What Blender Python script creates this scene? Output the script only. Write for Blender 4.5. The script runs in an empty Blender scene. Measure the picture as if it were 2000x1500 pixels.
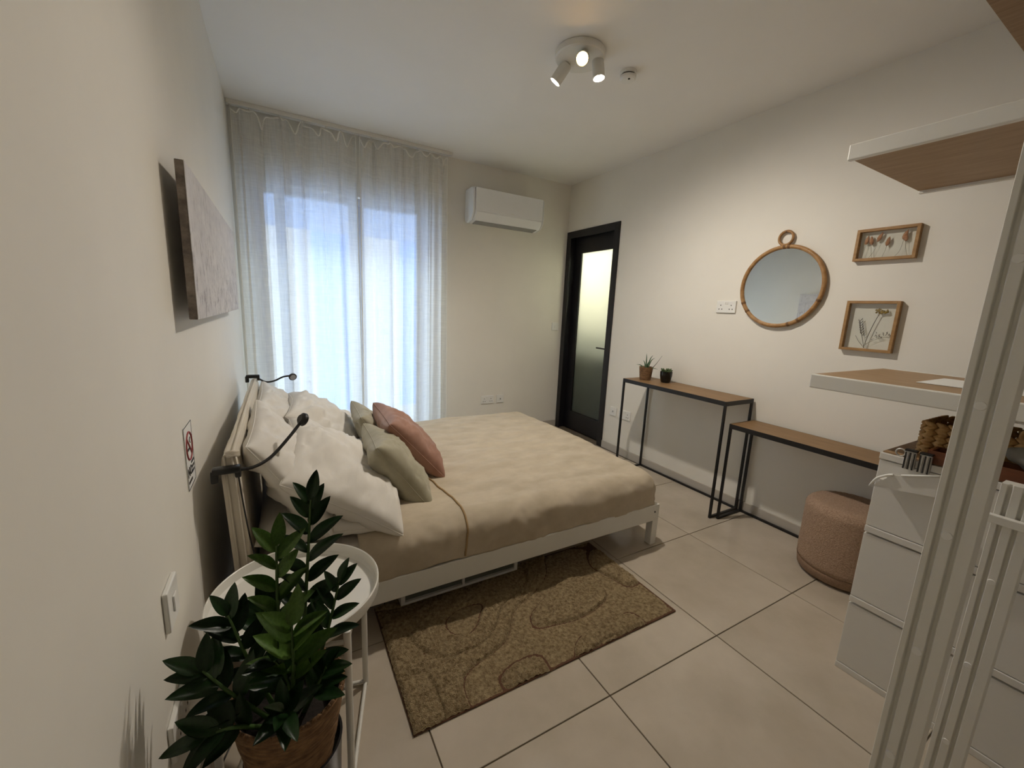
import bpy, bmesh, math, random
from mathutils import Vector, Matrix, Euler, noise

random.seed(7)
S = bpy.context.scene
COL = S.collection
PI = math.pi

# ------------------------------------------------------------------ camera, sky, exposure
W, D, H = 3.027, 3.773, 2.646          # room: x 0..W, y YB..D, z 0..H
YB = -1.35
cam_d = bpy.data.cameras.new('camera'); cam = bpy.data.objects.new('camera', cam_d); COL.objects.link(cam)
cam.location = (0.2461, 0.0, 1.3267)
cam.rotation_euler = (1.3891, -0.0446, -0.5127)
cam_d.sensor_width = 36.0; cam_d.lens = 14.343; cam_d.clip_start = 0.02
S.camera = cam

wd = bpy.data.worlds.new('sky'); S.world = wd; wd.use_nodes = True
bg = wd.node_tree.nodes['Background']
bg.inputs[0].default_value = (0.72, 0.86, 1.0, 1); bg.inputs[1].default_value = 6.0

S.view_settings.view_transform = 'Standard'; S.view_settings.look = 'None'
S.view_settings.gamma = 1.0; S.view_settings.use_curve_mapping = False
S.view_settings.exposure = 0.62

portal_d = bpy.data.lights.new('window_portal', 'AREA'); portal_d.shape = 'RECTANGLE'
portal_d.size = 1.36; portal_d.size_y = 2.16; portal_d.cycles.is_portal = True
portal = bpy.data.objects.new('window_portal', portal_d); COL.objects.link(portal)
portal.location = (0.83, D + 0.215, 1.09); portal.rotation_euler = (-PI/2, 0, 0)

# ------------------------------------------------------------------ helpers
def lin(c):
    return tuple(((v/255)/12.92 if v/255 <= 0.04045 else ((v/255+0.055)/1.055)**2.4) for v in c)

def mat(name, rgb, rough=0.6, metal=0.0, var=0.0, scale=20.0, bump=0.0, bscale=None, stretch=(1,1,1),
        rgb2=None, detail=4.0, trans=0.0, spec=0.5, sheen=0.0, coat=0.0, bdist=0.002, perobj=False):
    m = bpy.data.materials.new(name); m.use_nodes = True
    nt = m.node_tree; b = nt.nodes['Principled BSDF']
    c = lin(rgb) + (1,)
    b.inputs['Base Color'].default_value = c
    b.inputs['Roughness'].default_value = rough; b.inputs['Metallic'].default_value = metal
    b.inputs['Specular IOR Level'].default_value = spec
    b.inputs['Transmission Weight'].default_value = trans
    if sheen: b.inputs['Sheen Weight'].default_value = sheen
    if coat: b.inputs['Coat Weight'].default_value = coat
    tc = nt.nodes.new('ShaderNodeTexCoord'); mp = nt.nodes.new('ShaderNodeMapping')
    mp.inputs['Scale'].default_value = stretch
    nt.links.new(tc.outputs['Object'], mp.inputs['Vector'])
    if perobj:
        oi = nt.nodes.new('ShaderNodeObjectInfo'); mu = nt.nodes.new('ShaderNodeMath'); mu.operation = 'MULTIPLY'; mu.inputs[1].default_value = 60
        cb = nt.nodes.new('ShaderNodeCombineXYZ'); nt.links.new(oi.outputs['Random'], mu.inputs[0]); nt.links.new(mu.outputs[0], cb.inputs[0]); nt.links.new(mu.outputs[0], cb.inputs[1])
        nt.links.new(cb.outputs[0], mp.inputs['Location'])
    if var or rgb2:
        n = nt.nodes.new('ShaderNodeTexNoise'); n.inputs['Scale'].default_value = scale; n.inputs['Detail'].default_value = detail
        n.inputs['Roughness'].default_value = 0.6
        nt.links.new(mp.outputs[0], n.inputs['Vector'])
        r = nt.nodes.new('ShaderNodeValToRGB'); nt.links.new(n.outputs['Fac'], r.inputs[0])
        if rgb2: a, bb = lin(rgb), lin(rgb2)
        else: a = tuple(x*(1-var) for x in c[:3]); bb = tuple(min(1, x*(1+var)) for x in c[:3])
        r.color_ramp.elements[0].color = a+(1,); r.color_ramp.elements[1].color = bb+(1,)
        r.color_ramp.elements[0].position = 0.32; r.color_ramp.elements[1].position = 0.68
        nt.links.new(r.outputs[0], b.inputs['Base Color'])
    if bump:
        n2 = nt.nodes.new('ShaderNodeTexNoise'); n2.inputs['Scale'].default_value = bscale or scale*6; n2.inputs['Detail'].default_value = 3
        nt.links.new(mp.outputs[0], n2.inputs['Vector'])
        bp = nt.nodes.new('ShaderNodeBump'); bp.inputs['Strength'].default_value = bump; bp.inputs['Distance'].default_value = bdist
        nt.links.new(n2.outputs['Fac'], bp.inputs['Height']); nt.links.new(bp.outputs[0], b.inputs['Normal'])
    return m

def emit(name, rgb, strength):
    m = bpy.data.materials.new(name); m.use_nodes = True; nt = m.node_tree; nt.nodes.clear()
    o = nt.nodes.new('ShaderNodeOutputMaterial'); e = nt.nodes.new('ShaderNodeEmission')
    e.inputs[0].default_value = lin(rgb)+(1,); e.inputs[1].default_value = strength
    nt.links.new(e.outputs[0], o.inputs[0]); return m

def box(bm, x0, x1, y0, y1, z0, z1, bev=0.0, seg=2):
    r = bmesh.ops.create_cube(bm, size=1.0)
    vs = r['verts']
    for v in vs:
        v.co = Vector((x0+(v.co.x+.5)*(x1-x0), y0+(v.co.y+.5)*(y1-y0), z0+(v.co.z+.5)*(z1-z0)))
    if bev:
        es = list({e for v in vs for e in v.link_edges})
        bmesh.ops.bevel(bm, geom=es, offset=bev, segments=seg, affect='EDGES', profile=0.5)

def bxm(*a, **k):
    bm = bmesh.new(); box(bm, *a, **k); return bm

def frame_at(t):
    t = t.normalized(); a = Vector((0,0,1)) if abs(t.z) < .9 else Vector((1,0,0))
    u = t.cross(a).normalized(); return u, t.cross(u).normalized()

def tube(bm, pts, r, n=10, closed=False, caps=True):
    pts = [Vector(p) for p in pts]; N = len(pts); rings = []
    rr = r if isinstance(r, (list, tuple)) else [r]*N
    u = None
    for i, p in enumerate(pts):
        if closed: t = pts[(i+1) % N]-pts[i-1]
        else: t = pts[min(i+1, N-1)]-pts[max(i-1, 0)]
        t.normalize()
        if u is None: u, w = frame_at(t)
        else:
            u = (u - t*u.dot(t)).normalized(); w = t.cross(u).normalized()
        rings.append([bm.verts.new(p+(u*math.cos(2*PI*k/n)+w*math.sin(2*PI*k/n))*rr[i]) for k in range(n)])
    M = N if closed else N-1
    for i in range(M):
        a, b = rings[i], rings[(i+1) % N]
        for k in range(n):
            bm.faces.new((a[k], a[(k+1) % n], b[(k+1) % n], b[k]))
    if caps and not closed:
        bm.faces.new(rings[0][::-1]); bm.faces.new(rings[-1])
    return rings

def spline(pts, n=12):
    P = [Vector(p) for p in pts]; out = []
    for i in range(len(P)-1):
        p0 = P[max(i-1,0)]; p1 = P[i]; p2 = P[i+1]; p3 = P[min(i+2, len(P)-1)]
        for k in range(n):
            t = k/n
            out.append(0.5*((2*p1)+(-p0+p2)*t+(2*p0-5*p1+4*p2-p3)*t*t+(-p0+3*p1-3*p2+p3)*t**3))
    out.append(P[-1]); return out

def lathe(bm, prof, n=40, c=(0,0,0), closed=False, M=None):
    c = Vector(c); rings = []
    for r, z in prof:
        ring = []
        for k in range(n):
            p = Vector((r*math.cos(2*PI*k/n), r*math.sin(2*PI*k/n), z))
            if M: p = M @ p
            ring.append(bm.verts.new(p+c))
        rings.append(ring)
    for i in range(len(rings)-1):
        a, b = rings[i], rings[i+1]
        for k in range(n):
            bm.faces.new((a[k], a[(k+1) % n], b[(k+1) % n], b[k]))
    if prof[0][0] > 1e-4: bm.faces.new(rings[0][::-1])
    if prof[-1][0] > 1e-4: bm.faces.new(rings[-1])
    return rings

def obj(name, bm, m, parent=None, smooth=False, angle=None):
    me = bpy.data.meshes.new(name)
    if isinstance(bm, tuple): me.from_pydata(*bm)
    else:
        bmesh.ops.remove_doubles(bm, verts=bm.verts, dist=1e-6)
        bmesh.ops.recalc_face_normals(bm, faces=bm.faces); bm.to_mesh(me); bm.free()
    o = bpy.data.objects.new(name, me); COL.objects.link(o)
    if m: me.materials.append(m)
    if smooth:
        for p in me.polygons: p.use_smooth = True
        if angle is not None:
            me.set_sharp_from_angle(angle=math.radians(angle))
    if parent: attach(o, parent)
    return o

def world_of(p):
    M = p.matrix_basis.copy()
    q = p
    while q.parent:
        M = q.parent.matrix_basis @ q.matrix_parent_inverse @ M if False else (q.parent.matrix_basis @ q.matrix_parent_inverse) @ M
        q = q.parent
    return M

def attach(o, p):
    o.parent = p; o.matrix_parent_inverse = world_of(p).inverted()

def tag(o, label, cat, group=None, kind=None):
    o['label'] = label
    if cat: o['category'] = cat
    if group: o['group'] = group
    if kind: o['kind'] = kind
    return o

def thing(name, label, cat, loc, group=None):
    o = bpy.data.objects.new(name, None); COL.objects.link(o); o.location = loc; o.empty_display_size = 0.05
    return tag(o, label, cat, group)

def struct(name, bm, m, label=None):
    o = obj(name, bm, m); o['kind'] = 'structure'
    if label: o['label'] = label
    return o

def basis(C, L, Sx):
    L = Vector(L).normalized(); Sx = Vector(Sx); Sx = (Sx - L*Sx.dot(L)).normalized(); N = L.cross(Sx).normalized()
    return Matrix(((L.x, Sx.x, N.x, C[0]), (L.y, Sx.y, N.y, C[1]), (L.z, Sx.z, N.z, C[2]), (0,0,0,1)))

# ------------------------------------------------------------------ materials
M_wall = mat('white_wall_paint', (236,232,222), .75, var=.015, scale=3, bump=.06, bscale=180, bdist=.0008)
M_ceil = mat('ceiling_paint', (242,240,235), .8, var=.01, scale=3)
M_tile = mat('beige_stone_tile', (182,170,152), .12, rgb2=(202,190,173), scale=2.6, detail=10, bump=.02, bscale=60, spec=.5, perobj=True)
M_grout = mat('grey_brown_grout', (104,92,76), .85, var=.1)
M_skirt = mat('stone_skirting', (190,183,172), .35, var=.03, scale=6)
M_white = mat('white_lacquer', (226,223,216), .35, var=.01)
M_wmetal = mat('white_powder_coat', (228,226,218), .38, var=.01)
M_plastic = mat('white_plastic', (236,235,230), .32, var=.01)
M_plas2 = mat('ac_white_plastic', (240,241,241), .28, var=.008)
M_grey = mat('grey_plastic_detail', (150,150,148), .5, var=.05)
M_dark = mat('dark_hole', (30,28,26), .6, var=.1)
M_black = mat('black_metal', (20,19,20), .45, var=.1)
M_doorblk = mat('black_door_lacquer', (24,23,27), .42, var=.1, scale=8)
M_oak = mat('oak_board', (124,94,60), .5, rgb2=(152,120,82), scale=9, stretch=(6,.7,6), detail=6, bump=.05, bscale=40)
M_bamboo = mat('bamboo_shelf', (150,120,84), .5, rgb2=(170,140,104), scale=10, stretch=(8,.6,8), detail=5)
M_framewood = mat('frame_wood', (150,112,66), .55, rgb2=(176,138,90), scale=16, stretch=(1,1,3), detail=4)
M_rattan = mat('rattan_cane', (146,104,58), .5, rgb2=(178,138,88), scale=30, detail=4, bump=.1, bscale=120)
M_rattan2 = mat('rattan_binding', (118,84,48), .6, var=.15, scale=60)
M_seagrass = mat('seagrass_weave', (86,60,36), .8, rgb2=(142,108,72), scale=34, stretch=(1,1,3.2), detail=5, bump=.5, bscale=110, bdist=.004)
M_hyac = mat('water_hyacinth', (160,120,70), .7, rgb2=(206,168,112), scale=40, detail=4, bump=.2, bscale=150)
M_soil = mat('dark_soil', (34,26,20), .95, var=.4, scale=60, bump=.6, bscale=80, bdist=.006)
M_blackpl = mat('black_plastic', (18,18,18), .35, var=.1)
M_leaf = mat('zz_leaf_dark', (26,50,22), .32, rgb2=(36,66,28), scale=14, spec=.5)
M_leaf2 = mat('zz_leaf_young', (70,100,36), .36, rgb2=(92,124,54), scale=14)
M_stem = mat('zz_stem', (58,84,36), .5, var=.2, scale=30)
M_aloe = mat('aloe_leaf', (84,110,78), .5, rgb2=(60,84,58), scale=30)
M_succ = mat('succulent_leaf', (92,112,62), .5, rgb2=(46,62,40), scale=26)
M_linen = mat('white_pillow_cotton', (226,221,212), .85, var=.02, scale=8, bump=.28, bscale=11, bdist=.008, stretch=(1.6,1,1.6))
M_sheet = mat('pale_sheet', (212,204,193), .85, var=.02, scale=8, bump=.15, bscale=10, bdist=.006)
M_hbcover = mat('headboard_cover_linen', (216,207,190), .85, var=.02, scale=30, bump=.3, bscale=30, bdist=.004)
M_velb = mat('beige_velvet_throw', (182,168,144), .8, rgb2=(202,188,165), scale=7, detail=5, stretch=(1,1.6,1), bump=.16, bscale=18, bdist=.005, sheen=.15)
M_trim = mat('throw_trim', (166,138,98), .8, var=.08, scale=40)
M_sage = mat('sage_velvet', (158,152,128), .8, rgb2=(176,170,148), scale=10, bump=.2, bscale=24, bdist=.005, sheen=.2)
M_pink = mat('blush_velvet', (150,108,90), .75, rgb2=(172,132,114), scale=8, bump=.2, bscale=20, bdist=.005, sheen=.25)
M_boucle = mat('boucle_fabric', (152,124,102), .95, rgb2=(184,156,132), scale=150, detail=3, bump=.9, bscale=170, bdist=.006)
M_bouclet = mat('pouf_side_band', (138,110,88), .95, rgb2=(160,132,108), scale=150, bump=.6, bscale=200, bdist=.004)
M_rug = mat('shag_rug_beige', (122,101,69), .98, rgb2=(186,165,127), scale=75, detail=4, bump=1.0, bscale=260, bdist=.01)
M_rugedge = mat('rug_binding', (96,66,48), .95, var=.2, scale=60)
M_mirror = mat('mirror_silver', (240,244,242), .01, metal=1.0)
M_canvas_side = mat('canvas_side_print', (160,150,140), .85, rgb2=(104,94,88), scale=22, stretch=(1,1,1.4), detail=6)
M_metal = mat('brushed_steel', (196,194,190), .35, metal=.7, var=.05)
M_tan = mat('brown_wood_tray', (96,52,28), .45, rgb2=(120,68,38), scale=10, stretch=(6,1,6))
M_paper = mat('white_paper', (236,236,232), .8, var=.01)
M_greycloth = mat('grey_pouch', (120,116,106), .85, var=.15, scale=20)
M_shutter = mat('underbed_grey_panel', (92,94,86), .6, var=.06)
M_red = mat('sign_red_print', (150,58,58), .6, var=.05)
M_ink = mat('sign_black_print', (48,44,44), .6, var=.05)
M_facw = mat('pale_render_facade', (168,162,162), .8, var=.03, scale=2)
M_facb = mat('blue_facade_panel', (92,128,190), .6, var=.03, scale=2)
M_alu = mat('grey_window_aluminium', (206,206,212), .45, var=.03)
M_foam = mat('pampas_tan', (150,104,74), .9, rgb2=(186,142,108), scale=80)
M_stalk = mat('dried_stalk', (122,108,76), .8, var=.15, scale=60)
M_dstalk = mat('dark_dried_stem', (72,60,48), .8, var=.2, scale=60)
M_yel = mat('dried_yellow_flower', (170,138,56), .8, rgb2=(120,104,44), scale=60)

def mk_fabric():
    m = bpy.data.materials.new('sheer_linen_curtain'); m.use_nodes = True; nt = m.node_tree; nt.nodes.clear()
    o = nt.nodes.new('ShaderNodeOutputMaterial'); df = nt.nodes.new('ShaderNodeBsdfDiffuse'); tr = nt.nodes.new('ShaderNodeBsdfTranslucent')
    tp = nt.nodes.new('ShaderNodeBsdfTransparent'); a = nt.nodes.new('ShaderNodeMixShader'); b = nt.nodes.new('ShaderNodeMixShader')
    tc = nt.nodes.new('ShaderNodeTexCoord'); mp = nt.nodes.new('ShaderNodeMapping'); mp2 = nt.nodes.new('ShaderNodeMapping')
    mp.inputs['Scale'].default_value = (160, 160, 8); mp2.inputs['Scale'].default_value = (8, 8, 160)
    n1 = nt.nodes.new('ShaderNodeTexNoise'); n2 = nt.nodes.new('ShaderNodeTexNoise')
    for n in (n1, n2): n.inputs['Scale'].default_value = 1.0; n.inputs['Detail'].default_value = 3
    nt.links.new(tc.outputs['Object'], mp.inputs[0]); nt.links.new(tc.outputs['Object'], mp2.inputs[0])
    nt.links.new(mp.outputs[0], n1.inputs['Vector']); nt.links.new(mp2.outputs[0], n2.inputs['Vector'])
    ad = nt.nodes.new('ShaderNodeMath'); ad.operation = 'ADD'
    nt.links.new(n1.outputs['Fac'], ad.inputs[0]); nt.links.new(n2.outputs['Fac'], ad.inputs[1])
    mr = nt.nodes.new('ShaderNodeMapRange'); mr.inputs['From Min'].default_value = .7; mr.inputs['From Max'].default_value = 1.3
    mr.inputs['To Min'].default_value = .24; mr.inputs['To Max'].default_value = .08
    nt.links.new(ad.outputs[0], mr.inputs['Value'])
    df.inputs[0].default_value = lin((234,231,223))+(1,); tr.inputs[0].default_value = lin((238,236,230))+(1,)
    tp.inputs[0].default_value = (1,1,1,1)
    a.inputs[0].default_value = .5
    nt.links.new(df.outputs[0], a.inputs[1]); nt.links.new(tr.outputs[0], a.inputs[2])
    nt.links.new(mr.outputs[0], b.inputs[0]); nt.links.new(a.outputs[0], b.inputs[1]); nt.links.new(tp.outputs[0], b.inputs[2])
    nt.links.new(b.outputs[0], o.inputs[0]); return m
M_curtain = mk_fabric()
M_tape = mat('curtain_hem_cotton', (238,235,226), .85, var=.02, scale=40)

def mk_mix(name, kind, rgb, fac, rgb2=(255,255,255), rough=.3):
    # thin glass: transparent + glossy / frosted: translucent + glossy
    m = bpy.data.materials.new(name); m.use_nodes = True; nt = m.node_tree; nt.nodes.clear()
    o = nt.nodes.new('ShaderNodeOutputMaterial'); g = nt.nodes.new('ShaderNodeBsdfGlossy'); g.inputs['Roughness'].default_value = rough
    g.inputs[0].default_value = lin(rgb2)+(1,)
    t = nt.nodes.new('ShaderNodeBsdfTransparent' if kind == 'clear' else 'ShaderNodeBsdfTranslucent'); t.inputs[0].default_value = lin(rgb)+(1,)
    x = nt.nodes.new('ShaderNodeMixShader'); x.inputs[0].default_value = fac
    nt.links.new(t.outputs[0], x.inputs[1]); nt.links.new(g.outputs[0], x.inputs[2]); nt.links.new(x.outputs[0], o.inputs[0]); return m
M_glass = mk_mix('window_glass', 'clear', (246,250,250), .05, rough=.0)
M_pane = mk_mix('picture_glass', 'clear', (250,251,250), .05, rough=.02)
M_frost = mk_mix('frosted_door_glass', 'frost', (226,236,232), .05, rough=.35)
M_clear = mk_mix('clear_plastic_cup', 'clear', (232,236,236), .25, rough=.05)
M_shade = mk_mix('outdoor_shade_cloth', 'frost', (198,206,222), .02, rough=.6)

def mk_canvas():
    m = mat('canvas_print_front', (222,219,218), .85, rgb2=(204,201,202), scale=9, stretch=(1,1,2.4), detail=9)
    nt = m.node_tree; b = nt.nodes['Principled BSDF']
    tc = nt.nodes.new('ShaderNodeTexCoord'); mp = nt.nodes.new('ShaderNodeMapping'); mp.inputs['Scale'].default_value = (1,14,5)
    n = nt.nodes.new('ShaderNodeTexNoise'); n.inputs['Scale'].default_value = 3; n.inputs['Detail'].default_value = 10; n.inputs['Roughness'].default_value = .75
    nt.links.new(tc.outputs['Object'], mp.inputs[0]); nt.links.new(mp.outputs[0], n.inputs['Vector'])
    r = nt.nodes.new('ShaderNodeValToRGB'); r.color_ramp.elements[0].position = .40; r.color_ramp.elements[1].position = .47
    r.color_ramp.elements[0].color = lin((150,146,150))+(1,); r.color_ramp.elements[1].color = (1,1,1,1)
    nt.links.new(n.outputs['Fac'], r.inputs[0])
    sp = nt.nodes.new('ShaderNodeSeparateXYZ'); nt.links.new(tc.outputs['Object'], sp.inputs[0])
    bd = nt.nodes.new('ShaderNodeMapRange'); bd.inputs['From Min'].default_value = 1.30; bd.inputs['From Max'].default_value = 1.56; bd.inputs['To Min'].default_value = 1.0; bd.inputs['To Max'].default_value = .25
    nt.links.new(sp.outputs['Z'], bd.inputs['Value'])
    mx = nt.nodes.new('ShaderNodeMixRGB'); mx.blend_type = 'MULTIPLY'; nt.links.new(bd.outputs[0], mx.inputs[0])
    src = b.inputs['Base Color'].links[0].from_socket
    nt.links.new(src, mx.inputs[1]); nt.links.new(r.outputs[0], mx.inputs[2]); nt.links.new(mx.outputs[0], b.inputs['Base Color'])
    return m
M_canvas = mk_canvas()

# ------------------------------------------------------------------ structure
T = 0.2
WX0, WX1, WZ1 = 0.14, 1.52, 2.18       # balcony door opening
DY0, DY1, DZ1 = 2.985, 3.745, 2.145     # inner door opening in the right wall
BX1, BY0 = 4.45, 2.45                   # small room behind the glass door
floor = struct('floor', bxm(-T, BX1+.1, YB-T, D+.25, -.12, -.004), M_grout, 'grout bed under the beige stone floor tiles')
tile_me = None
def tile(ix, iy):
    global tile_me
    x0 = 1.8002 + ix*.602; y0 = .8634 + iy*.597
    cx0, cx1, cy0, cy1 = max(x0, 0), min(x0+.602, W), max(y0, YB), min(y0+.597, D)
    if cx1-cx0 < .03 or cy1-cy0 < .03: return
    g = .0022
    full = (cx1-cx0 > .6 and cy1-cy0 > .596)
    bm = bmesh.new()
    box(bm, 0, cx1-cx0-2*g, 0, cy1-cy0-2*g, -.01, 0, bev=.0012, seg=1)
    o = obj('tile', bm, M_tile); 
    o.location = (cx0+g, cy0+g, 0)
    attach(o, floor)
for ix in range(-3, 3):
    for iy in range(-4, 5): tile(ix, iy)
struct('ceiling', bxm(-T, BX1+.1, YB-T, D+T, H, H+.12), M_ceil, 'plain white painted ceiling')
struct('wall_left', bxm(-T, 0, YB-T, D+T, -.004, H), M_wall, 'plain white wall behind the headboard')
bm = bmesh.new()
box(bm, 0, WX0, D, D+T, -.004, H); box(bm, WX1, BX1+.1, D, D+T, -.004, H); box(bm, WX0, WX1, D, D+T, WZ1, H)
struct('wall_window', bm, M_wall, 'white wall holding the balcony door and air conditioner')
bm = bmesh.new()
box(bm, W, W+.14, YB-T, DY0, -.004, H); box(bm, W, W+.14, DY1, D, -.004, H); box(bm, W, W+.14, DY0, DY1, DZ1, H)
struct('wall_right', bm, M_wall, 'white wall with mirror, frames and black glass door')
struct('wall_back', bxm(0, W, YB-T, YB, -.004, H), M_wall, 'white wall behind the viewer')
bm = bmesh.new(); box(bm, BX1, BX1+.1, BY0, D, -.004, H); box(bm, W+.14, BX1, BY0-.1, BY0, -.004, H)
struct('wall_shower', bm, M_wall, 'white walls of the small room behind the glass door')
struct('baseboard_right', bxm(W-.012, W, YB, DY0-.02, 0, .072, bev=.002), M_skirt, 'pale stone skirting along the right wall')
struct('baseboard_window', bxm(WX1+.02, W-.013, D-.012, D, 0, .072, bev=.002), M_skirt, 'pale stone skirting below the air conditioner')
struct('baseboard_left', bxm(0, .012, YB, D, 0, .072, bev=.002), M_skirt, 'pale stone skirting along the left wall')

# balcony door behind the curtains
win = thing('window_1', 'grey aluminium sliding balcony door behind the sheer curtains', None, (.83, D+.12, 0)); win['kind'] = 'structure'
bm = bmesh.new(); y0, y1 = D+.08, D+.16
box(bm, WX0, WX0+.05, y0, y1, 0, WZ1); box(bm, WX1-.05, WX1, y0, y1, 0, WZ1); box(bm, WX0+.05, WX1-.05, y0, y1, WZ1-.05, WZ1); box(bm, WX0+.05, WX1-.05, y0, y1, 0, .05)
obj('window_frame', bm, M_alu, win)
for a, b, yy in ((.26, .33, 0), (.80, .865, 0), (.865, .93, .04), (1.40, 1.465, .04)):
    obj('stile', bxm(a, b, D+.085+yy, D+.12+yy, .05, WZ1-.05), M_alu, win)
for a, b, yy in ((.19, .26, .0), (.33, .80, .0), (.93, 1.40, .04)):
    obj('pane', bxm(a, b, D+.1+yy, D+.104+yy, .05, WZ1-.05), M_glass, win)
tag(obj('shade_blind', bxm(WX0+.05, WX1-.05, D+.185, D+.19, 1.90, WZ1), M_shade), 'short pale outdoor shade cloth across the top of balcony door', 'blind')

# neighbouring facade outside
fac = thing('neighbouring_facade', 'pale facade with blue panels seen hazily through the curtains', 'building', (1.5, 7.0, -3))
obj('facade_wall', bxm(-6, 8, 7.0, 7.3, -3, 3.4), M_facw, fac)
for a, b in ((.72, 1.36), (2.02, 2.50), (-.9, .0), (3.6, 4.3)):
    obj('blue_panel', bxm(a, b, 6.96, 7.0, -2.6, 3.3), M_facb, fac)
tag(obj('balcony_floor', bxm(-1.5, 3.5, D+.25, 5.4, -.12, -.02), M_facw), 'pale balcony slab outside the sliding door', 'balcony')

# inner door
dr = thing('door_1', 'black framed door with a tall frosted glass pane', None, (W, 3.37, 0)); dr['kind'] = 'structure'
bm = bmesh.new(); fx0, fx1 = W-.012, W+.135
def rect_frame(bm, x0, x1, y0, y1, z0, z1, wd, bottom=False, bev=.002):
    box(bm, x0, x1, y0, y0+wd, z0, z1, bev); box(bm, x0, x1, y1-wd, y1, z0, z1, bev)
    box(bm, x0, x1, y0+wd, y1-wd, z1-wd, z1, bev)
    if bottom: box(bm, x0, x1, y0+wd, y1-wd, z0, z0+wd, bev)
rect_frame(bm, W-.014, W, 2.967, 3.765, 0, 2.165, .068)
obj('architrave', bm, M_doorblk, dr)
bm = bmesh.new(); rect_frame(bm, W, W+.138, DY0+.001, DY1-.001, 0, DZ1-.001, .03)
obj('door_frame', bm, M_doorblk, dr)
leaf_x0, leaf_x1 = W+.07, W+.11
bm = bmesh.new()
box(bm, leaf_x0, leaf_x1, 3.02, 3.125, .008, 2.112); box(bm, leaf_x0, leaf_x1, 3.60, 3.712, .008, 2.112)
box(bm, leaf_x0, leaf_x1, 3.125, 3.60, 1.945, 2.112); box(bm, leaf_x0, leaf_x1, 3.125, 3.60, .008, .215)
leaf = obj('door_leaf', bm, M_doorblk, dr)
obj('glass_pane', bxm(W+.086, W+.092, 3.125, 3.60, .215, 1.945), M_frost, leaf)
bm = bmesh.new(); tube(bm, [(leaf_x0+.002, 3.075, .975), (leaf_x0-.035, 3.075, .975)], .008); lathe(bm, [(.0,0),(.022,0),(.022,.006),(0,.006)], 20, (leaf_x0, 3.075, .975), M=Matrix.Rotation(-PI/2, 4, 'Y'))
box(bm, leaf_x0-.042, leaf_x0-.028, 3.07, 3.21, .968, .982, .003)
obj('door_handle', bm, M_black, leaf, True, 40)
# lamp in the room behind the glass door
sl = thing('pendant_lamp', 'globe pendant lamp glowing behind the frosted glass door', 'lamp', (3.74, 3.36, H))
bm = bmesh.new(); lathe(bm, [(0,0),(.05,0),(.05,-.02),(0,-.025)], 24, (3.74,3.36,H)); obj('ceiling_rose', bm, M_white, sl, True, 40)
bm = bmesh.new(); tube(bm, [(3.74,3.36,H-.02), (3.74,3.36,1.93)], .004, 8); obj('cord', bm, M_black, sl)
bm = bmesh.new(); bmesh.ops.create_uvsphere(bm, u_segments=24, v_segments=16, radius=.09, matrix=Matrix.Translation((3.74,3.36,1.84))); obj('globe', bm, emit('pendant_glow', (255,236,212), 52), sl, True)

vc = thing('shading_cabinet', 'unseen dark cabinet added to shade the lower frosted door glass', 'cabinet', (3.53, 3.3, 0))  # added unseen blocker: keeps the pendant's light off the lower door glass
obj('body', bxm(3.34, 3.72, 2.60, 3.765, .08, 1.17, .004), mat('dark_teal_laminate', (58,68,68), .5, var=.05), vc)
obj('plinth', bxm(3.36, 3.70, 2.62, 3.76, 0, .08), M_black, vc)
obj('top', bxm(3.33, 3.73, 2.59, 3.768, 1.1705, 1.19, .003), M_doorblk, vc)
# ------------------------------------------------------------------ curtains
rail = thing('curtain_rail', 'white ceiling curtain track above the sheer curtains', 'curtain rail', (.83, 3.66, H))
obj('track', bxm(.005, 1.64, 3.645, 3.675, H-.028, H, .003), M_white, rail)
def curtain(x0, x1, seed, label, hooks, dips):
    rnd = random.Random(seed)
    root = thing('sheer_curtain', label, 'curtain', ((x0+x1)/2, 3.66, 0), 'sheer curtains on the balcony door')
    nu, nv = 260, 56; vs = []; fs = []
    ph = [rnd.uniform(0, 6.28) for _ in range(8)]
    hk = sorted(hooks)
    def sag(u):
        return sum(d*math.exp(-((u-c)/w)**2) for c, w, d in dips)
    for j in range(nv+1):
        v = j/nv
        for i in range(nu+1):
            u = i/nu
            ztop = 2.598 - sag(u) - .006*math.sin(u*70+ph[7])
            z = .02 + (ztop-.02)*(1-(1-v)**1.0)
            fr = (2.598-z)/2.598
            amp = .022+.022*min(1, fr*2)
            f = math.sin(u*31+ph[0]+1.5*math.sin(u*5+ph[1])) * .6 + math.sin(u*53+ph[2]+.5*fr)*.3 + math.sin(u*17+ph[3]+.9*fr)*.45
            y = 3.66 + amp*f + .006*math.sin(u*120+ph[4])*(1-fr)
            if v > .93: y += -.035*((v-.93)/.07)*min(1,sag(u)*12)
            x = x0+(x1-x0)*u + .012*math.sin(u*40+ph[5]) + .02*fr*math.sin(u*9+ph[6])*(u*(1-u)*4) + (.03*fr*(u-.5))
            vs.append((max(x, .012), min(y, D-.014), z))
    for j in range(nv):
        for i in range(nu):
            a = j*(nu+1)+i; fs.append((a, a+1, a+nu+2, a+nu+1))
    obj('fabric', (vs, [], fs), M_curtain, root, True)
    top = [Vector(vs[nv*(nu+1)+i]) for i in range(0, nu+1)]
    bm = bmesh.new(); tube(bm, [p-Vector((0,.002,.004)) for p in top], .0055, 6); obj('heading_tape', bm, M_tape, root, True)
    for i in (0, nu):
        bm = bmesh.new(); tube(bm, [Vector(vs[j*(nu+1)+i]) for j in range(nv+1)], .004, 6); obj('side_hem', bm, M_tape, root, True)
    for h in hk:
        xx = max(x0+(x1-x0)*h, .02)
        bm = bmesh.new(); tube(bm, [(xx, 3.66, H-.03), (xx, 3.66, H-.056)], .004, 6)
        obj('hook', bm, M_white, root)
    return root
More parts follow.
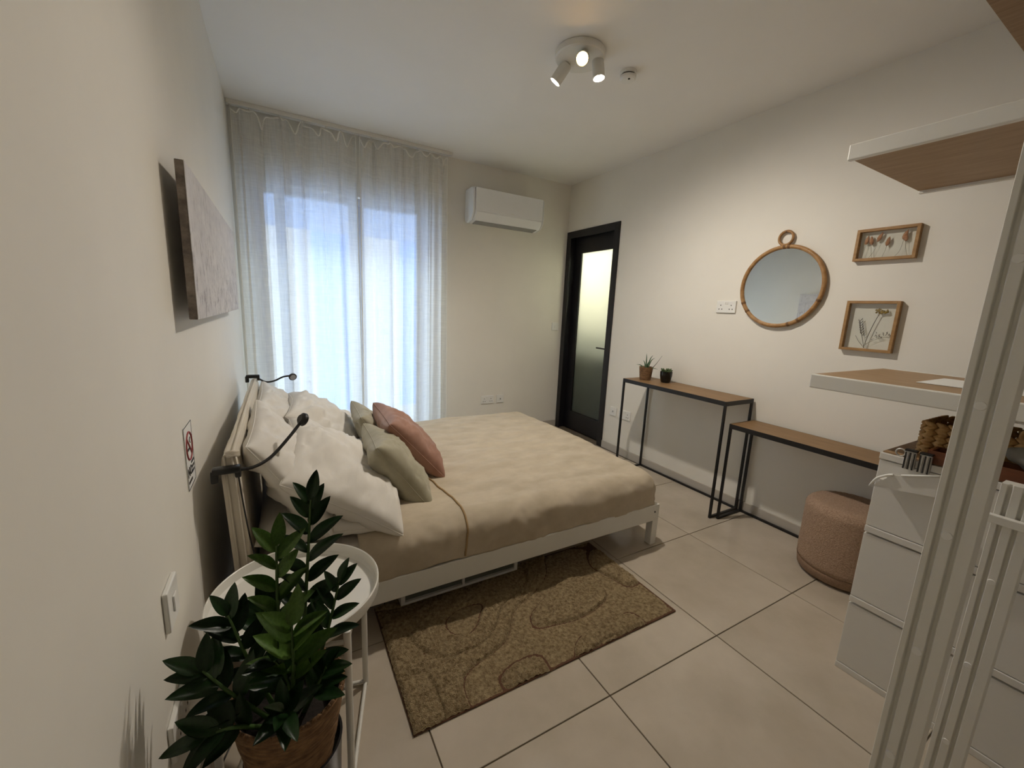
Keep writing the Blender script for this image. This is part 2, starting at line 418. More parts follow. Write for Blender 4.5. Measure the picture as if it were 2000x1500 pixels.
curtain(.025, .835, 3, 'white sheer linen curtain next to the left wall, behind the headboard', [0, .14, .36, .56, .74, .87, 1], [(.02,.03,.02), (.225,.036,.095), (.475,.022,.085), (.66,.034,.055), (.81,.024,.075), (.925,.02,.085)])
curtain(.868, 1.60, 9, 'white sheer linen curtain nearer the air conditioner', [0, .12, .30, .45, .63, .80, 1], [(.05,.026,.085), (.20,.034,.055), (.55,.04,.06), (.71,.025,.035), (.86,.02,.03), (.95,.022,.075)])

# ------------------------------------------------------------------ air conditioner
ac = thing('air_conditioner', 'white wall-mounted split air conditioner above the bed foot', 'air conditioner', (2.18, D, 2.1))
ax0, ax1 = 1.815, 2.575
prof = [(D-.003, 2.395), (D-.17, 2.395), (D-.195, 2.375), (D-.2, 2.19), (D-.195, 2.165), (D-.15, 2.11), (D-.06, 2.095), (D-.003, 2.11)]
def extr(prof, x0, x1):
    bm = bmesh.new(); a = [bm.verts.new((x0, y, z)) for y, z in prof]; b = [bm.verts.new((x1, y, z)) for y, z in prof]; n = len(prof)
    for i in range(n): bm.faces.new((a[i], a[(i+1) % n], b[(i+1) % n], b[i]))
    bm.faces.new(a[::-1]); bm.faces.new(b); return bm
bm = extr(prof, ax0+.02, ax1-.02); obj('body', bm, M_plas2, ac)
for a, b in ((ax0, ax0+.019), (ax1-.019, ax1)):
    bm = extr([(y, z) for y, z in prof], a, b)
    bmesh.ops.bevel(bm, geom=bm.edges[:], offset=.006, segments=3, affect='EDGES')
    obj('end_cap', bm, M_plas2, ac, True, 40)
obj('front_panel', bxm(ax0+.022, ax1-.022, D-.207, D-.199, 2.188, 2.385, .003), M_plas2, ac)
fl = obj('louver', extr([(D-.204, 2.180), (D-.199, 2.183), (D-.158, 2.118), (D-.163, 2.113)], ax0+.035, ax1-.035), M_plas2, ac)
obj('outlet_slot', extr([(D-.1505, 2.107), (D-.1505, 2.11), (D-.07, 2.0965), (D-.07, 2.092)], ax0+.05, ax1-.05), M_grey, ac)
obj('logo_badge', bxm(2.20, 2.235, D-.2085, D-.2065, 2.198, 2.206), M_plastic, ac)
obj('display_mark', bxm(ax0+.08, ax0+.16, D-.168, D-.1595, 2.121, 2.124), M_grey, ac)

# ------------------------------------------------------------------ ceiling spotlight and smoke detector
LC = Vector((1.67, 1.93, H))
lp = thing('ceiling_spotlight', 'white round ceiling fitting with three lit adjustable spots', 'lamp', LC)
bm = bmesh.new(); lathe(bm, [(0,0),(.124,0),(.128,-.004),(.128,-.030),(.122,-.036),(0,-.036)], 48, LC); obj('ceiling_plate', bm, M_wmetal, lp, True, 35)
G_warm = emit('warm_led_glow', (255,196,110), 40); G_cool = emit('white_led_glow', (255,240,214), 45)
def spot(base, aim, L, glow, power, ang, tint, drop):
    base = Vector(base); d = Vector(aim).normalized(); p0 = base+Vector((0,0,-drop)) - d*.02
    bm = bmesh.new(); tube(bm, [base+Vector((0,0,-.029)), base+Vector((0,0,-drop))], .009, 12); 
    st = obj('joint', bm, M_wmetal, lp, True, 40)
    R = d.to_track_quat('Z', 'Y').to_matrix().to_4x4()
    bm = bmesh.new(); lathe(bm, [(0,-.0),(.026,0),(.031,.004),(.031,L),(.0285,L),(.0285,L-.030),(0,L-.030)], 32, p0, M=R)
    sh = obj('spot_shade', bm, M_wmetal, lp, True, 40)
    bm = bmesh.new(); lathe(bm, [(0,L-.0295),(.027,L-.0295),(.027,L-.024),(0,L-.021)], 24, p0, M=R)
    obj('bulb', bm, glow, sh, True, 40)
    ld = bpy.data.lights.new('spot_beam', 'SPOT'); ld.energy = power; ld.spot_size = math.radians(ang); ld.spot_blend = .92; ld.shadow_soft_size = .03
    ld.color = tint
    lo = bpy.data.objects.new('spot_beam', ld); COL.objects.link(lo)
    lo.location = p0 + d*(L+.012); lo.rotation_euler = (-d).to_track_quat('Z', 'Y').to_euler(); attach(lo, lp)
WARM = (1.0, .91, .80)
spot((1.64, 1.86, H), (-.60, -.64, -.52), .08, G_warm, 15, 76, WARM, .068)
spot((1.63, 2.005, H), (-.42, .42, -.80), .10, G_cool, 14, 100, WARM, .052)
spot((1.755, 1.885, H), (.08, -.13, -.98), .09, G_cool, 52, 177, WARM, .050)
sm = thing('smoke_detector', 'small white smoke detector beside the ceiling spotlight', 'smoke detector', (2.0, 1.92, H))
bm = bmesh.new(); lathe(bm, [(0,0),(.046,0),(.046,-.012),(.04,-.016)], 32, (2.0,1.92,H)); obj('base', bm, M_plastic, sm, True, 40)
bm = bmesh.new(); lathe(bm, [(.036,-.014),(.036,-.026)], 32, (2.0,1.92,H)); obj('vent_gap', bm, M_dark, sm, True, 40)
bm = bmesh.new(); lathe(bm, [(0,-.024),(.044,-.024),(.044,-.036),(.036,-.044),(0,-.046)], 32, (2.0,1.92,H)); obj('cover', bm, M_plastic, sm, True, 40)
bm = bmesh.new(); lathe(bm, [(0,-.045),(.006,-.045),(.006,-.0475),(0,-.0475)], 12, (1.99,1.90,H)); obj('led', bm, M_dark, sm)

# ------------------------------------------------------------------ wall plates
def plate(name, label, cat, wall, a0, a1, z0, z1, style, grp=None):
    # wall: ('x', xpos, dir) plate on a wall of constant x; ('y', ypos, dir)
    ax, pos, dr_ = wall
    def bb(bm, a, b, c, d, h0, h1, bev=0):
        lo, hi = sorted((pos+dr_*h0, pos+dr_*h1))
        if ax == 'x': box(bm, lo, hi, a, b, c, d, bev)
        else: box(bm, a, b, lo, hi, c, d, bev)
    cc = ((pos, (a0+a1)/2, z0) if ax == 'x' else ((a0+a1)/2, pos, z0))
    r = thing(name, label, cat, cc, grp)
    bm = bmesh.new(); bb(bm, a0, a1, z0, z1, 0, .011, .003); obj('face_plate', bm, M_plastic, r)
    w = a1-a0; h = z1-z0; m = (a0+a1)/2
    if style == 'double':
        for s in (-1, 1):
            bm = bmesh.new(); bb(bm, m+s*w*.055-.006, m+s*w*.055+.006, z1-h*.30, z1-h*.08, .011, .014, .001); obj('rocker', bm, M_plastic, r)
            for dx, dz in ((0, .62), (-.011, .30), (.011, .30)):
                bm = bmesh.new(); bb(bm, m+s*w*.27+dx-.003, m+s*w*.27+dx+.003, z0+h*dz-.004, z0+h*dz+.004, .0108, .0114); obj('pin_hole', bm, M_dark, r)
    elif style == 'switch':
        bm = bmesh.new(); bb(bm, m-.012, m+.012, z0+h*.3, z0+h*.7, .011, .015, .0015); obj('rocker', bm, M_plastic, r)
    elif style == 'single':
        bm = bmesh.new(); bb(bm, m-.018, m+.018, z0+h*.28, z0+h*.72, .011, .014, .0015); obj('insert', bm, M_plastic, r)
        bm = bmesh.new(); bb(bm, m-.006, m+.006, z0+h*.4, z0+h*.6, .0138, .0146); obj('port', bm, M_grey, r)
    return r
RW = ('x', W, -1); LW = ('x', 0, 1); WW = ('y', D, -1)
plate('double_socket', 'white double socket on the wall just left of the round mirror', 'socket', RW, 1.755, 1.90, 1.368, 1.452, 'double')
plate('double_socket', 'white double socket low on the wall, seen between the taller console table legs', 'socket', RW, 2.62, 2.765, .355, .44, 'double')
plate('single_outlet', 'small white outlet low on the wall beside the black door frame', 'socket', RW, 2.80, 2.885, .355, .44, 'single')
plate('double_socket', 'white double socket low on the window wall, right of the curtains', 'socket', WW, 2.045, 2.19, .335, .42, 'double')
plate('single_outlet', 'small white outlet low on the window wall, next to a double socket', 'socket', WW, 2.225, 2.31, .335, .42, 'single')
plate('light_switch', 'white light switch on the window wall beside the black door', 'switch', WW, 2.885, 2.97, 1.115, 1.20, 'switch')
plate('light_switch', 'white switch on the left wall above the white side table', 'switch', LW, 1.015, 1.105, .605, .70, 'switch')
plate('double_socket', 'white double socket low on the left wall behind the leafy plant', 'socket', LW, .945, 1.095, .345, .435, 'double')

# ------------------------------------------------------------------ canvas and no-smoking sign on the left wall
cv = thing('canvas_print', 'pale grey wrapped canvas print hanging above the bed', 'picture', (.033, 2.14, 1.26))
cy0, cy1, cz0, cz1 = 1.432, 2.80, 1.258, 1.672
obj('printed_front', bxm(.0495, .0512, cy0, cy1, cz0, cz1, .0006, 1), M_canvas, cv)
bm = bmesh.new(); rect_frame(bm, .03, .0494, cy0+.0005, cy1-.0005, cz0+.0005, cz1-.0005, .025, True); obj('wrapped_edge', bm, M_canvas_side, cv)
for yy in (1.7, 2.5):
    obj('wall_spacer', bxm(.002, .03, yy, yy+.03, cz1-.02, cz1-.005), M_grey, cv)
sg = thing('no_smoking_sign', 'small white no smoking sign on the wall behind the headboard', 'sign', (0, 1.43, .78))
sy0, sy1, sz0, sz1 = 1.372, 1.482, .780, .962
obj('card', bxm(.0005, .002, sy0, sy1, sz0, sz1), M_paper, sg)
bm = bmesh.new(); rect_frame(bm, .002, .0026, sy0, sy1, sz0, sz1, .0025, True, 0); obj('border_line', bm, M_ink, sg)
bm = bmesh.new(); cyy, czz = 1.427, .898
ring = [(.0028, cyy+.040*math.cos(t*2*PI/40), czz+.040*math.sin(t*2*PI/40)) for t in range(40)]
tube(bm, ring, .0026, 6, True); tube(bm, [(.0030, cyy-.028, czz+.028), (.0030, cyy+.028, czz-.028)], .0024, 6); obj('prohibition_ring', bm, M_red, sg)
bm = bmesh.new(); box(bm, .0022, .0028, cyy-.026, cyy+.010, czz-.012, czz-.004); tube(bm, spline([(.0026, cyy+.018, czz+.004), (.0026, cyy+.010, czz+.014), (.0026, cyy+.018, czz+.022)], 4), .0012, 5); obj('cigarette', bm, M_ink, sg)
def text(body, size, loc, rot, m, parent, name='lettering', bold=0.0):
    cu = bpy.data.curves.new(name, 'FONT'); cu.body = body; cu.size = size; cu.extrude = .0003; cu.offset = bold
    o = bpy.data.objects.new(name, cu); COL.objects.link(o); dg = bpy.context.evaluated_depsgraph_get()
    me = bpy.data.meshes.new_from_object(o.evaluated_get(dg)); bpy.data.objects.remove(o)
    o = bpy.data.objects.new(name, me); COL.objects.link(o); me.materials.clear(); me.materials.append(m)
    o.location = loc; o.rotation_euler = rot; attach(o, parent); return o
text('NO', .036, (.0026, sy0+.008, sz0+.036), (PI/2, 0, PI/2), M_ink, sg, bold=.0012)
for k, (a, b, z) in enumerate(((.062, .102, .062), (.062, .100, .047), (.062, .098, .033), (.010, .060, .016))):
    obj('small_print', bxm(.0022, .0028, sy0+a, sy0+b, sz0+z, sz0+z+.007), M_ink, sg)

# ------------------------------------------------------------------ bed
bed = thing('double_bed', 'low white bed frame with padded headboard against the left wall', 'bed', (1.1, 2.29, 0))
BY0_, BY1_, BX0_, BX1_ = 1.477, 3.105, .13, 2.122
for y0 in (BY0_, BY1_-.03):
    obj('side_rail', bxm(BX0_, BX1_, y0, y0+.03, .155, .252, .004), M_wmetal, bed)
obj('foot_rail', bxm(BX1_-.03, BX1_, BY0_+.03, BY1_-.03, .155, .252, .004), M_wmetal, bed)
obj('head_rail', bxm(BX0_, BX0_+.03, BY0_+.03, BY1_-.03, .155, .252, .004), M_wmetal, bed)
for x in (BX1_-.045, BX0_+.0):
    for y in (BY0_+.002, BY1_-.047):
        obj('leg', bxm(x, x+.045, y, y+.045, 0, .155, .003), M_wmetal, bed)
obj('centre_beam', bxm(BX0_+.03, BX1_-.03, 2.27, 2.31, .16, .2), M_wmetal, bed)
obj('leg', bxm(1.1, 1.14, 2.27, 2.31, 0, .16), M_wmetal, bed)
obj('leg', bxm(2.02, 2.06, 2.27, 2.31, 0, .16), M_wmetal, bed)
for i in range(12):
    x = .22+i*.155; obj('slat', bxm(x, x+.07, BY0_+.03, BY1_-.03, .2, .212), M_framewood, bed)
bm = bmesh.new(); lathe(bm, [(0,0),(.005,0),(.005,.002),(0,.002)], 12, (2.085, BY0_, .21), M=Matrix.Rotation(PI/2, 4, 'X')); obj('bolt_cap', bm, M_dark, bed)
# headboard
bm = bmesh.new(); hx0, hx1, hy0, hy1 = .075, .122, 1.468, 3.06
ny, nz = 60, 20; rings = []
for j in range(ny+1):
    y = hy0+(hy1-hy0)*j/ny; ring = []
    ztop = .845 - .03*((j/ny))
    for k in range(40):
        a = 2*PI*k/40; c, s = math.cos(a), math.sin(a); e = .35
        X = (abs(c)**.55)*(1 if c > 0 else -1); Z = (abs(s)**.16)*(1 if s > 0 else -1)
        z = .26+(ztop-.26)*(Z+1)/2; lean = -.02*((z-.26)/.58-.5)
        n = noise.noise(Vector((y*7, z*9, X*2)))*.004 + noise.noise(Vector((y*25, z*20, X)))*.002
        ring.append(bm.verts.new(((hx0+hx1)/2+lean+X*((hx1-hx0)/2+n), y, z+n)))
    rings.append(ring)
for i in range(ny):
    a, b = rings[i], rings[i+1]
    for k in range(40): bm.faces.new((a[k], a[(k+1) % 40], b[(k+1) % 40], b[k]))
bm.faces.new(rings[0][::-1]); bm.faces.new(rings[-1])
hb = obj('headboard', bm, M_hbcover, bed, True, 50)
for xx in (.087, .108):
    bm = bmesh.new(); tube(bm, [(xx+.01, hy0-.003, .27), (xx+.004, hy0-.004, .5), (xx-.004, hy0-.004, .7), (xx-.01, hy0-.002, .84)], .0035, 6); obj('piping', bm, M_hbcover, hb, True)
bm = bmesh.new(); tube(bm, spline([(.10, hy0, .846), (.098, 1.9, .842), (.097, 2.5, .832), (.098, hy1, .818)], 10), .006, 6); obj('piping', bm, M_hbcover, hb, True)
bm = bmesh.new()
for k in range(3): tube(bm, spline([(.085, hy0+.004, .838+k*.005), (.10, hy0-.012, .846+k*.005), (.115, hy0+.004, .84+k*.005)], 5), .006, 6)
obj('gathered_corner', bm, M_hbcover, hb, True)

mt = tag(obj('mattress', bxm(.135, 2.085, BY0_+.032, BY1_-.032, .213, .405, .045, 4), M_sheet, None, True, 60), 'mattress in a pale fitted sheet on the white bed frame', 'mattress')

# throw / duvet draped over mattress
fx0, fx1, fy0, fy1 = .50, 2.09, 1.50, 3.085
R_ = .10
def drape(u, v, lift=0.0):
    # u along x from 0 (head side) ; v along y across. flat inner rect then rounds down
    ix1 = fx1 - R_*.62; iy0 = fy0 + R_*.8; iy1 = fy1 - R_*.8
    du = max(0, u-ix1); dv = (v-iy1) if v > iy1 else ((v-iy0) if v < iy0 else 0)
    d = (du**2.6 + abs(dv)**2.6)**(1/2.6); q = math.hypot(du, dv)
    px, py = min(u, ix1), min(max(v, iy0), iy1)
    if d > 1e-9:
        nx, ny_ = du/q, dv/q
        arc = R_*PI/2
        if d < arc: a = d/R_; out = R_*math.sin(a); dn = R_*(1-math.cos(a))
        else: out = R_ + .012*(d-arc); dn = R_+(d-arc)
        px += nx*out; py += ny_*out
    else: dn = 0; nx = ny_ = 0
    crown = .018*math.sin(min(1,max(0,(v-fy0)/(fy1-fy0)))*PI)
    puff = .012*noise.noise(Vector((u*2.3, v*2.3, 1))) + .007*noise.noise(Vector((u*6, v*8, 3))) + .0026*noise.noise(Vector((u*14, v*24, 5)))
    fold = .0075*noise.noise(Vector((u*4+v*3, v*14, 8)))
    k = min(1, d/.1)
    pz = .436 + crown - dn + (puff+fold)*(1-.5*k) + lift*(1-k)
    wav = (.010*noise.noise(Vector((u*9, v*9, 11)))+.006*noise.noise(Vector((u*22, v*22, 4))))*k
    px += nx*(wav+lift*k); py += ny_*(wav+lift*k)
    if d > .2: pz += .014*noise.noise(Vector((u*3.3, v*3.3, 20)))*min(1,(d-.2)/.05)
    return (px, py, max(pz, .246))
LD = R_*PI/2 + .085
ulo, uhi = .47, fx1 - R_*.62 + LD; vlo, vhi = fy0+R_*.8-LD, fy1-R_*.8+LD
nu, nv = 170, 200; vs = []; fs = []
for j in range(nv+1):
    for i in range(nu+1):
        u = ulo+(uhi-ulo)*i/nu; v = vlo+(vhi-vlo)*j/nv
        u2 = u + (.10*(1-i/nu)*max(0, (v-1.9))*.4)
        vs.append(drape(u2, v))
for j in range(nv):
    for i in range(nu):
        a = j*(nu+1)+i; fs.append((a, a+1, a+nu+2, a+nu+1))
th = thing('velvet_throw', 'beige velvet bedspread draped over the bed', 'bedspread', (1.3, 2.29, .42))
tf = obj('cloth', (vs, [], fs), M_velb, th, True)
sd = tf.modifiers.new('thick', 'SOLIDIFY'); sd.thickness = .006; sd.offset = -1
bm = bmesh.new(); tube(bm, [drape(.885+.03*math.sin(v*5), v, .003) for v in [vlo+.01+(vhi-vlo-.02)*k/120 for k in range(121)]], .0045, 6); obj('stitched_hem', bm, M_trim, th, True)

# pillows
def pillow(name, label, cat, Lw, Sw, t, C, L, Sx, m, group=None, seed=0, bend=0.0, wr=1.5, pinch=.06):
    Mx = basis(C, L, Sx); n, mm = 64, 48; vs = []; fs = []
    def pt(u, v, side):
        uu = u; vv = v
        x = Lw/2*uu*(1-pinch*(1-vv*vv)*abs(uu)); y = Sw/2*vv*(1-pinch*(1-uu*uu)*abs(vv))
        e = max(0, (1-uu**2))*max(0, (1-vv**2))
        z = side*t/2*(e**.33)
        edge = max(abs(uu), abs(vv))
        if e > 1e-6:
            w = noise.noise(Vector((uu*2.2+seed, vv*2.2, side*3)))*.020
            ang = math.atan2(vv, uu)
            w += noise.noise(Vector((ang*5.5+seed*3, edge*1.0, side)))*.020*edge**2
            w += noise.noise(Vector((uu*4+vv*5+seed, vv*9-uu*3, side*7)))*.008
            w += (abs(noise.noise(Vector((uu*3.1-vv*1.4+seed*2, uu*1.0+vv*6.5, side*5+2))))-.2)*-.009
            z += side*w*wr*min(1, e*4)
        z += bend*(uu*uu) 
        return Mx @ Vector((x, y, z))
    idx = {}
    for side in (1, -1):
        for j in range(mm+1):
            for i in range(n+1):
                u = math.sin((i/n-.5)*PI); v = math.sin((j/mm-.5)*PI)
                if i in (0, n) or j in (0, mm):
                    if side == -1: idx[(side, i, j)] = idx[(1, i, j)]; continue
                idx[(side, i, j)] = len(vs); vs.append(tuple(pt(u, v, side)))
        for j in range(mm):
            for i in range(n):
                q = [idx[(side, i, j)], idx[(side, i+1, j)], idx[(side, i+1, j+1)], idx[(side, i, j+1)]]
                if len(set(q)) == 4: fs.append(q if side == 1 else q[::-1])
    root = thing(name, label, cat, C, group)
    obj('cover', (vs, [], fs), m, root, True)
    bm = bmesh.new(); loop = []
    for i in range(n): loop.append(pt(math.sin((i/n-.5)*PI), -1, 1))
    for j in range(mm): loop.append(pt(1, math.sin((j/mm-.5)*PI), 1))
    for i in range(n): loop.append(pt(math.sin((.5-i/n)*PI), 1, 1))
    for j in range(mm): loop.append(pt(-1, math.sin((.5-j/mm)*PI), 1))
    tube(bm, loop, .0022, 5, True); obj('seam', bm, m, root, True)
    return root
PG = 'white bed pillows'
pillow('bed_pillow', 'white pillow lying flat at the near head corner of bed', 'pillow', .70, .46, .13, (.365,1.865,.475), (0,1,0), (-1,0,.08), M_linen, PG, 1, wr=.7)
pillow('bed_pillow', 'white pillow propped on the headboard at the near side, behind another', 'pillow', .72, .46, .15, (.255,1.87,.655), (0.0,1,0), (-.24,0,.38), M_linen, PG, 2)
pillow('bed_pillow', 'white pillow propped on the headboard at the window side', 'pillow', .70, .46, .15, (.265,2.66,.615), (0.0,1,0), (-.26,0,.36), M_linen, PG, 3)
pillow('bed_pillow', 'large white wrinkled pillow leaning in front at the near side', 'pillow', .74, .50, .19, (.465,1.86,.605), (.06,1,.04), (-.38,0,.26), M_linen, PG, 5, bend=-.03)
pillow('bed_pillow', 'white pillow leaning in front at the window side', 'pillow', .72, .50, .19, (.475,2.62,.60), (.03,1,-.04), (-.36,0,.28), M_linen, PG, 6, bend=-.03)
CG = 'velvet cushions'
pillow('scatter_cushion', 'sage green velvet cushion nearest the viewer, under the pink one', 'cushion', .42, .40, .18, (.70,1.88,.565), (.05,1,-.02), (-.20,0,.27), M_sage, CG, 11, wr=.8, pinch=.1)
pillow('scatter_cushion', 'sage green velvet cushion mostly hidden behind the pink one', 'cushion', .40, .38, .14, (.70,2.37,.575), (.03,1,0), (-.18,0,.28), M_sage, CG, 12, wr=.8, pinch=.1)
pillow('scatter_cushion', 'blush pink velvet cushion leaning on the sage cushions', 'cushion', .44, .42, .18, (.825,2.13,.605), (.02,1,.02), (-.24,0,.27), M_pink, CG, 13, wr=.8, pinch=.1)

# clip-on reading lamps
def reading_lamp(label, pts, head, hd, cable, group='reading lamps clipped to the headboard'):
    y = pts[0][1]
    r = thing('reading_lamp', label, 'lamp', pts[0], group)
    cx, cz = pts[0][0], pts[0][2]
    bm = bmesh.new(); box(bm, cx-.052, cx+.022, y-.016, y+.016, cz-.008, cz+.012, .005); box(bm, cx-.056, cx-.036, y-.014, y+.014, cz-.034, cz+.004, .004); box(bm, cx+.006, cx+.022, y-.014, y+.014, cz-.024, cz, .004)
    obj('clamp', bm, M_blackpl, r, True, 40)
    bm = bmesh.new(); tube(bm, spline(pts, 10), .0055, 8); obj('gooseneck', bm, M_black, r, True)
    R = Vector(hd).normalized().to_track_quat('Z', 'Y').to_matrix().to_4x4()
    bm = bmesh.new(); lathe(bm, [(0,-.012),(.014,-.012),(.023,-.004),(.024,.006),(.021,.010),(0,.010)], 28, head, M=R); hh = obj('lamp_head', bm, M_black, r, True, 40)
    bm = bmesh.new(); lathe(bm, [(0,.0102),(.018,.0102),(.017,.012),(0,.012)], 24, head, M=R); obj('diffuser', bm, M_grey, hh, True, 40)
    if cable:
        bm = bmesh.new(); tube(bm, spline(cable, 10), .0025, 6); obj('cable', bm, M_blackpl, r, True)
reading_lamp('black clip-on gooseneck reading lamp at the near end of the headboard', [(.098,1.452,.80), (.15,1.465,.795), (.20,1.50,.81), (.255,1.55,.855), (.295,1.595,.893)], (.302,1.60,.903), (.75,.35,-.45),
             [(.112,1.446,.79), (.118,1.446,.70), (.128,1.45,.58), (.14,1.455,.47), (.138,1.455,.38), (.13,1.445,.2), (.11,1.36,.05), (.04,1.2,.012), (.03,1.05,.02)])
reading_lamp('black clip-on gooseneck reading lamp at the window end of the headboard', [(.10,3.00,.835), (.15,3.0,.80), (.20,2.99,.805), (.25,2.98,.83), (.29,2.97,.838)], (.305,2.965,.832), (.2,-.9,-.3), None)
pw = tag(obj('power_adapter', bxm(.125, .165, 1.425, 1.455, .40, .47, .006), M_blackpl), 'black cable adapter hanging beside the headboard', 'adapter')

# under-bed storage box
ub = thing('storage_box', 'white framed low storage box under the bed', 'storage box', (.94, 1.85, .02))
ux0, ux1, uy0, uy1, uz0, uz1 = .648, 1.235, 1.585, 2.12, .028, .148
bm = bmesh.new()
box(bm, ux0, ux0+.018, uy0, uy1, uz0, uz1); box(bm, ux1-.018, ux1, uy0, uy1, uz0, uz1); box(bm, ux0+.018, ux1-.018, uy0, uy1, uz0, uz0+.012); box(bm, ux0+.018, ux1-.018, uy0, uy1, uz1-.012, uz1); box(bm, ux0+.018, ux1-.018, uy1-.01, uy1, uz0+.012, uz1-.012)
obj('carcass', bm, M_white, ub)
xm = (ux0+ux1)/2
obj('divider', bxm(xm-.006, xm+.006, uy0, uy1-.01, uz0+.012, uz1-.012), M_white, ub)
for a, b in ((ux0+.019, xm-.007), (xm+.007, ux1-.019)):
    obj('grey_panel', bxm(a, b, uy0+.012, uy0+.018, uz0+.013, uz1-.013), M_shutter, ub)
for x in (ux0+.03, ux1-.06):
    for y in (uy0+.02, uy1-.06): obj('foot', bxm(x, x+.03, y, y+.03, .022 if y < 1.65 else 0, uz0), M_white, ub)

# ------------------------------------------------------------------ rug
rx0, rx1, ry0, ry1 = .548, 1.757, 1.04, 1.648
rg = thing('shag_rug', 'beige tufted rug with carved wavy pattern beside the bed', 'rug', ((rx0+rx1)/2, (ry0+ry1)/2, 0))
nu, nv = 420, 215; vs = []; fs = []
rnd = random.Random(4)
def fld(x, y): return 2.2*noise.noise(Vector((x*1.7+3.1, y*2.3+.7, .3))) + .5*noise.noise(Vector((x*3.4, y*4.2, 5)))
for j in range(nv+1):
    for i in range(nu+1):
        u = i/nu; v = j/nv
        x = rx0+(rx1-rx0)*u; y = ry0+(ry1-ry0)*v
        f = fld(x, y); k = f*2.1; fr = k-math.floor(k); gr = abs(fr-.5)*2
        low = (math.floor(k) % 3 == 0)
        h = .006 if low else .0185
        h *= 1 - .62*math.exp(-((1-gr)/.11)**2) if True else 1
        e = min(u, 1-u)*(rx1-rx0); e2 = min(v, 1-v)*(ry1-ry0); ed = min(e, e2)
        h *= min(1, .35+ed/.018)
        tuft = noise.noise(Vector((x*62, y*62, 1)))*.6 + noise.noise(Vector((x*130, y*130, 4)))*.5
        h += tuft*(.0014 if low else .0085)
        wob = .004*noise.noise(Vector((x*14, y*14, 9)))
        vs.append((x+(wob if 0 < i < nu else wob*.8)+tuft*.002, y+wob+noise.noise(Vector((x*90, y*90, 7)))*.002, .003+max(.001, h)))
for j in range(nv):
    for i in range(nu):
        a = j*(nu+1)+i; fs.append((a, a+1, a+nu+2, a+nu+1))
pile = obj('pile', (vs, [], fs), M_rug, rg, True); pile['kind'] = 'stuff'
bm = bmesh.new(); box(bm, rx0-.002, rx1+.002, ry0-.002, ry1+.002, .0005, .007, .002); obj('backing', bm, M_rugedge, rg)

# ------------------------------------------------------------------ side table
tb = thing('side_table', 'round white metal tray side table beside the bed', 'side table', (.255, 1.178, 0))
TC = (.255, 1.178, 0); TR = .217
bm = bmesh.new(); lathe(bm, [(0,.490),(TR-.012,.490),(TR-.004,.494),(TR,.502),(TR,.530),(TR-.0025,.532),(TR-.005,.530),(TR-.006,.503),(TR-.014,.4955),(0,.4955)], 80, TC); obj('tray_top', bm, M_wmetal, tb, True, 40)
legs = [(.442,1.292), (.352,.985), (.062,1.064), (.14,1.375)]
for lx, ly in legs:
    d = Vector((lx-.255, ly-1.178, 0)); q = Vector((.255, 1.178, 0))+d.normalized()*(TR+.010)
    bm = bmesh.new(); tube(bm, [(q.x, q.y, 0), (q.x, q.y, .508), (q.x, q.y, .5105)], [.0095, .0095, .006], 16); obj('leg', bm, M_wmetal, tb, True, 40)
qq = [Vector((.255,1.178,0))+Vector((lx-.255, ly-1.178, 0)).normalized()*(TR+.010) for lx, ly in legs]
for z in (.475, .012):
    for a, b in ((0, 1), (1, 2), (2, 3), (3, 0)):
        bm = bmesh.new(); p, q = qq[a], qq[b]; tube(bm, [(p.x, p.y, z), (q.x, q.y, z)], .006, 10); obj('crossbar', bm, M_wmetal, tb, True, 40)

# ------------------------------------------------------------------ plant in seagrass basket on a black stool
PC = Vector((.226, .868, 0)); ZR = .50
st = thing('plant_stool', 'black round plant stand under the seagrass basket', 'plant stand', PC)
bm = bmesh.new(); lathe(bm, [(0,.02),(.082,.02),(.086,.03),(.097,.335),(.099,.345),(.094,.345),(.092,.308),(0,.306)], 48, (PC.x+.004, PC.y+.012, 0)); obj('stand_drum', bm, M_blackpl, st, True, 40)
for k in range(3):
    a = PI/4+k*2*PI/3; q = PC+Vector((.004,.012,0))+Vector((math.cos(a), math.sin(a), 0))*.06
    bm = bmesh.new(); tube(bm, [q, q+Vector((0,0,.021))], .012, 12); obj('foot', bm, M_blackpl, st, True, 40)
bk = thing('seagrass_planter', 'brown woven seagrass planter basket below the leafy plant', 'planter', PC+Vector((0,0,.31)))
bm = bmesh.new(); prof = []; rows = 22
for i in range(rows*6+1):
    t = i/(rows*6); z = .311+(ZR-.311)*t; r = .078+.032*t + .0016*abs(math.sin(t*rows*PI)); prof.append((r, z))
prof += [(.106, ZR+.003), (.101, ZR), (.076, .318)]
lathe(bm, [(0, .311)]+prof+[(0, .318)], 72, PC)
for v in bm.verts:
    d = v.co-PC; r = math.hypot(d.x, d.y)
    if r > .05:
        n = noise.noise(v.co*60)*.0016+noise.noise(Vector((v.co.x*18, v.co.y*18, v.co.z*70)))*.0018; v.co.x += d.x/r*n; v.co.y += d.y/r*n
obj('basket_body', bm, M_seagrass, bk, True)
bm = bmesh.new()
for k in range(60):
    a = 2*PI*k/60; p = PC+Vector((math.cos(a), math.sin(a), 0))*.1075; q = PC+Vector((math.cos(a+.13), math.sin(a+.13), 0))*.1075
    tube(bm, [p+Vector((0,0,ZR-.003)), (p+q)/2+Vector((0,0,ZR+.005)), q+Vector((0,0,ZR-.002))], .0032, 5)
rim = obj('rim_stitching', bm, M_seagrass, bk, True)
np_ = thing('nursery_pot', 'black plastic pot holding soil inside the seagrass basket', 'pot', PC+Vector((0,0,.32)))
